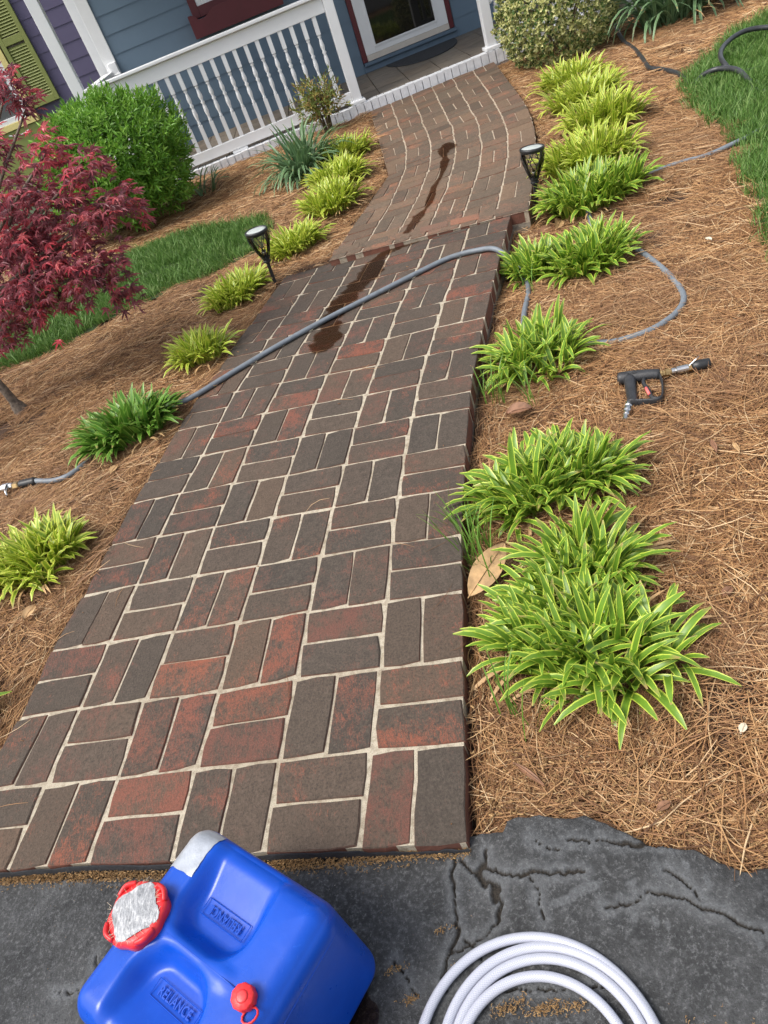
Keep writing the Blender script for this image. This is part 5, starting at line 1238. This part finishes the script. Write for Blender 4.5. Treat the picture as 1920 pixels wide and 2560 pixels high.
def jug_build():
    N = 76; idx = {}; verts = []; faces = []; nrm = []; h = Vector((JW / 2, JD / 2, jh / 2)); r = .040
    def vert(p):
        key = (round(p.x, 5), round(p.y, 5), round(p.z, 5))
        if key in idx: return idx[key]
        q, d = jug_surf(p); idx[key] = len(verts); verts.append(q); nrm.append(d); return idx[key]
    for ax in range(3):
        for sg in (-1, 1):
            a1, a2 = (ax + 1) % 3, (ax + 2) % 3
            for i in range(N):
                for j in range(N):
                    q = []
                    for (di, dj) in ((0, 0), (1, 0), (1, 1), (0, 1)):
                        # denser near the edges so the rounding is smooth
                        f = lambda k: math.sin((k / N - .5) * math.pi) * .5 * .35 + (k / N - .5) * .65
                        p = [0, 0, 0]; p[ax] = sg * h[ax]; p[a1] = 2 * f(i + di) * h[a1]; p[a2] = 2 * f(j + dj) * h[a2]; q.append(vert(Vector(p)))
                    faces.append(q if sg > 0 else q[::-1])
    # e1 x e2 points down, so flip
    return verts, [f[::-1] for f in faces], nrm
jv, jf, jn = jug_build()
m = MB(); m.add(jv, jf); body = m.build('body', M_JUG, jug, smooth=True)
def jn_world(d): return (JE1 * d.x + JE2 * d.y + Vector((0, 0, d.z))).normalized()
# duct tape patch over the far corner
m = MB(); NT = 26; v = []; rgt = random.Random(12)
for a in range(NT + 1):
    for b in range(NT + 1):
        fa, fb = a / NT, b / NT
        su = lerp(-.052, .068, fa) + .006 * (fb - .5) + (.0016 * ns(fb * 9, 2) if a in (0, NT) else 0); tv = lerp(-.014, .084, fb) - .008 * (fa - .5) + (.0016 * ns(fa * 9, 7) if b in (0, NT) else 0)
        p = Vector((-JW / 2 + max(su, 0), -JD / 2 + max(tv, 0), jh / 2 + min(su, 0) + min(tv, 0))); q_, d_ = jug_surf(p)
        v.append(q_ + jn_world(d_) * (.0009 + .0007 * abs(ns(fa * 6, fb * 5, 1)) + (.0012 * max(0, ns(fa * 3 + fb * 3, 4)))))
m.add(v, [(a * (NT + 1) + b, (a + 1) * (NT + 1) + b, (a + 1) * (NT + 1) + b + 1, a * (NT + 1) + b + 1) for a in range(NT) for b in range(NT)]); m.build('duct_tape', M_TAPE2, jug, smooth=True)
m = MB(); n_ = jn_world(Vector((-.2, -.1, 1)).normalized()); pc = jw(.034, .040, jh + .0002); m.lathe([(.0045, -.0005), (.0048, .0004), (.002, .0006)], 9, c=pc); m.build('rust_spot', M_MAROON, jug)
# mould seam round the shoulder
sp = []
for k in range(64):
    a = 2 * math.pi * k / 64; c, s = math.cos(a), math.sin(a); e = .16; ux_ = math.copysign(abs(c) ** e, c); vy_ = math.copysign(abs(s) ** e, s)
    pu, pv = JW / 2 + ux_ * JW / 2, JD / 2 + vy_ * JD / 2
    rr = .040; qu = max(rr, min(JW - rr, pu)); qv = max(rr, min(JD - rr, pv)); dd = Vector((pu - qu, pv - qv)); 
    if dd.length > rr: dd = dd.normalized() * rr
    sp.append(jw(qu + dd.x, qv + dd.y, jh - .041))
m = MB(); m.tube(sp, .0013, 5, closed=True); m.build('mould_seam', M_JUG, jug, smooth=True)
m = MB(); m.tube([jw(.075, .159, jh + .0065), jw(.10, .159, jh + .0093), jw(.16, .159, jh + .0095), jw(.225, .159, jh + .0092), jw(.262, .159, jh + .0055)], .0010, 5); m.build('mould_seam', M_JUG, jug, smooth=True)
# big red cap, tilted outwards over the left edge
axis = jn_world(Vector((.02, -.02, 1)).normalized()); s_ = axis.cross(Vector((0, 1, 0))).normalized(); Mc = Matrix((s_, axis.cross(s_), axis)).transposed(); cc = jw(.036, .164, jh - .012)
m = MB(); m.lathe([(.040, -.035), (.040, .008), (.043, .012), (.043, .016)], 24, c=cc, M=Mc); m.build('neck', M_JUG, jug, smooth=True)
cap = bpy.data.objects.new('spigot_cap', None); COL.objects.link(cap); cap.parent = jug; cap.location = cc
m = MB(); n = 48; prof = [(.0455, .014), (.049, .017), (.049, .030), (.046, .036), (.040, .038), (.0, .038)]; v = []; K = len(prof)
for r_, z_ in prof:
    for k in range(n):
        a = 2 * math.pi * k / n; g_ = 1 + (.035 * math.cos(8 * a) if r_ > .03 else 0); v.append(Mc @ Vector((r_ * g_ * math.cos(a), r_ * g_ * math.sin(a), z_)))
m.add(v, [(k * n + q, k * n + (q + 1) % n, (k + 1) * n + (q + 1) % n, (k + 1) * n + q) for k in range(K - 1) for q in range(n)]); m.build('cap_shell', M_RED, cap, smooth=True)
for k in range(4):
    a = .4 + k * math.pi / 2; m = MB(); ca, sa = math.cos(a), math.sin(a)
    m.tube(catmull([Mc @ Vector((.047 * math.cos(a - .32), .047 * math.sin(a - .32), .034)), Mc @ Vector((.050 * ca, .050 * sa, .037)), Mc @ Vector((.047 * math.cos(a + .32), .047 * math.sin(a + .32), .034))], 4), .0065, 8, flat=.6); m.build('grip_lug', M_RED, cap, smooth=True)
rg = random.Random(81); m = MB(); n = 60; ring = []; ring2 = []
for k in range(n):
    a = 2 * math.pi * k / n; r_ = .0395 * (1 + .12 * math.cos(4 * a + 2.2) + .06 * ns(a * 3, 1) + rg.uniform(-.02, .02)); ring.append(Mc @ Vector((r_ * math.cos(a), r_ * math.sin(a), .0400 - (.0026 if r_ > .041 else 0) + rg.uniform(0, .0006)))); ring2.append(Mc @ Vector((r_ * .6 * math.cos(a), r_ * .6 * math.sin(a), .0412 + .0012 * ns(a * 4, 5))))
m.add(ring + ring2 + [Mc @ Vector((0, 0, .0414))], [(k, (k + 1) % n, n + (k + 1) % n, n + k) for k in range(n)] + [(n + k, n + (k + 1) % n, 2 * n) for k in range(n)])
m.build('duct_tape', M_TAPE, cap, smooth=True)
m = MB()
for k in range(46):
    a = rg.uniform(0, 6.28); r_ = .040 * (1 + .12 * math.cos(4 * a + 2.2)); p = Mc @ Vector((r_ * math.cos(a), r_ * math.sin(a), .0405)); d = Mc @ Vector((math.cos(a + rg.gauss(0, .6)), math.sin(a + rg.gauss(0, .6)), rg.uniform(-.4, .3))) * rg.uniform(.004, .010 if k else .022)
    m.tube([p, p + d * .6 + Vector((0, 0, .001)), p + d], .00035, 3)
m.build('frayed_threads', M_PALE, cap)
# small vent cap with tether
vc = jw(.272, .160, jh - .006); m = MB(); va = jn_world(Vector((.16, .05, .98)).normalized()); s_ = va.cross(Vector((0, 1, 0))).normalized(); Mv = Matrix((s_, va.cross(s_), va)).transposed()
m.lathe([(.030, -.020), (.027, .002), (.020, .006), (.015, .010), (.015, .014)], 20, c=vc, M=Mv); m.build('vent_neck', M_JUG, jug, smooth=True)
vent = bpy.data.objects.new('vent_cap', None); COL.objects.link(vent); vent.parent = jug; vent.location = vc
m = MB(); n = 40; v = []; prof = [(.0160, .010), (.0168, .013), (.0168, .026), (.0150, .029), (.0, .0292)]; K = len(prof)
for r_, z_ in prof:
    for k in range(n):
        a = 2 * math.pi * k / n; g_ = 1 + (.03 * math.cos(10 * a) if r_ > .01 else 0); v.append(Mv @ Vector((r_ * g_ * math.cos(a), r_ * g_ * math.sin(a), z_)))
m.add(v, [(k * n + q, k * n + (q + 1) % n, (k + 1) * n + (q + 1) % n, (k + 1) * n + q) for k in range(K - 1) for q in range(n)]); m.build('cap_shell', M_RED, vent, smooth=True)
m = MB(); m.lathe([(.0085, .029), (.0082, .0305), (.006, .031), (.0, .031)], 18, M=Mv, cap=False); m.build('cap_boss', M_RED, vent, smooth=True)
dn = Vector((.25, -.97, 0)); m = MB(); tp = [Vector((dn.x * .018, dn.y * .018, .012))]; sd_ = Vector((-dn.y, dn.x, 0))
loop = [Vector((0, 0, .012)) + dn * (.016 + .014 * (1 - math.cos(a)) / 1.6) + sd_ * .012 * math.sin(a) for a in [k * math.pi / 6 for k in range(13)]]
m.tube(loop, .0022, 6, flat=.7); m.build('tether', M_RED, vent, smooth=True)
# moulded lettering in both hand recesses
def lettering(u, v, z, direction, flip):
    cu = bpy.data.curves.new('lettering', 'FONT'); cu.body = 'RELIANCE'; cu.size = .026; cu.align_x = 'CENTER'; cu.align_y = 'CENTER'; cu.extrude = .0006; cu.space_character = 1.0; cu.offset = .0004
    tmp = bpy.data.objects.new('lettering', cu); COL.objects.link(tmp); bpy.context.view_layer.update()
    me = bpy.data.meshes.new_from_object(tmp.evaluated_get(bpy.context.evaluated_depsgraph_get())); bpy.data.objects.remove(tmp)
    me.materials.clear(); me.materials.append(M_JUG); o = bpy.data.objects.new('lettering', me); COL.objects.link(o); o.parent = jug
    X = direction; Z = Vector((0, 0, 1)); Y = Z.cross(X); o.matrix_local = Matrix.Translation(jw(u, v, z)) @ Matrix((X, Y, Z)).transposed().to_4x4() @ Matrix.Diagonal((.62, .75, 1, 1))
    fr = MB(); wq, hq, tq = .047, .0125, .0006
    for p0, p1 in (((-wq, -hq), (wq, -hq)), ((wq, -hq), (wq, hq)), ((wq, hq), (-wq, hq)), ((-wq, hq), (-wq, -hq))): fr.tube([jw(u, v, z) + X * p0[0] + Y * p0[1], jw(u, v, z) + X * p1[0] + Y * p1[1]], tq, 5)
    fr.build('lettering_frame', M_JUG, jug)
lettering(.149, .098, jh - .0255, -JE1, 0)
lettering(.158, .220, jh - .0255, JE1, 0)
# wet spot leaking from under the jug
m = MB(); pl = []
for k in range(26):
    a = 2 * math.pi * k / 26; r_ = .034 * (1 + .35 * ns(math.cos(a) * 1.7, math.sin(a) * 1.7, 4)); pl.append((-.372 + r_ * .75 * math.cos(a), .455 + r_ * 1.2 * math.sin(a)))
m.add([(p[0], p[1], -.0262) for p in pl], [list(range(len(pl)))]); tag(m.build('water_puddle', M_WATER), 'small dark wet spot on the asphalt at the foot of the blue jug', 'puddle')
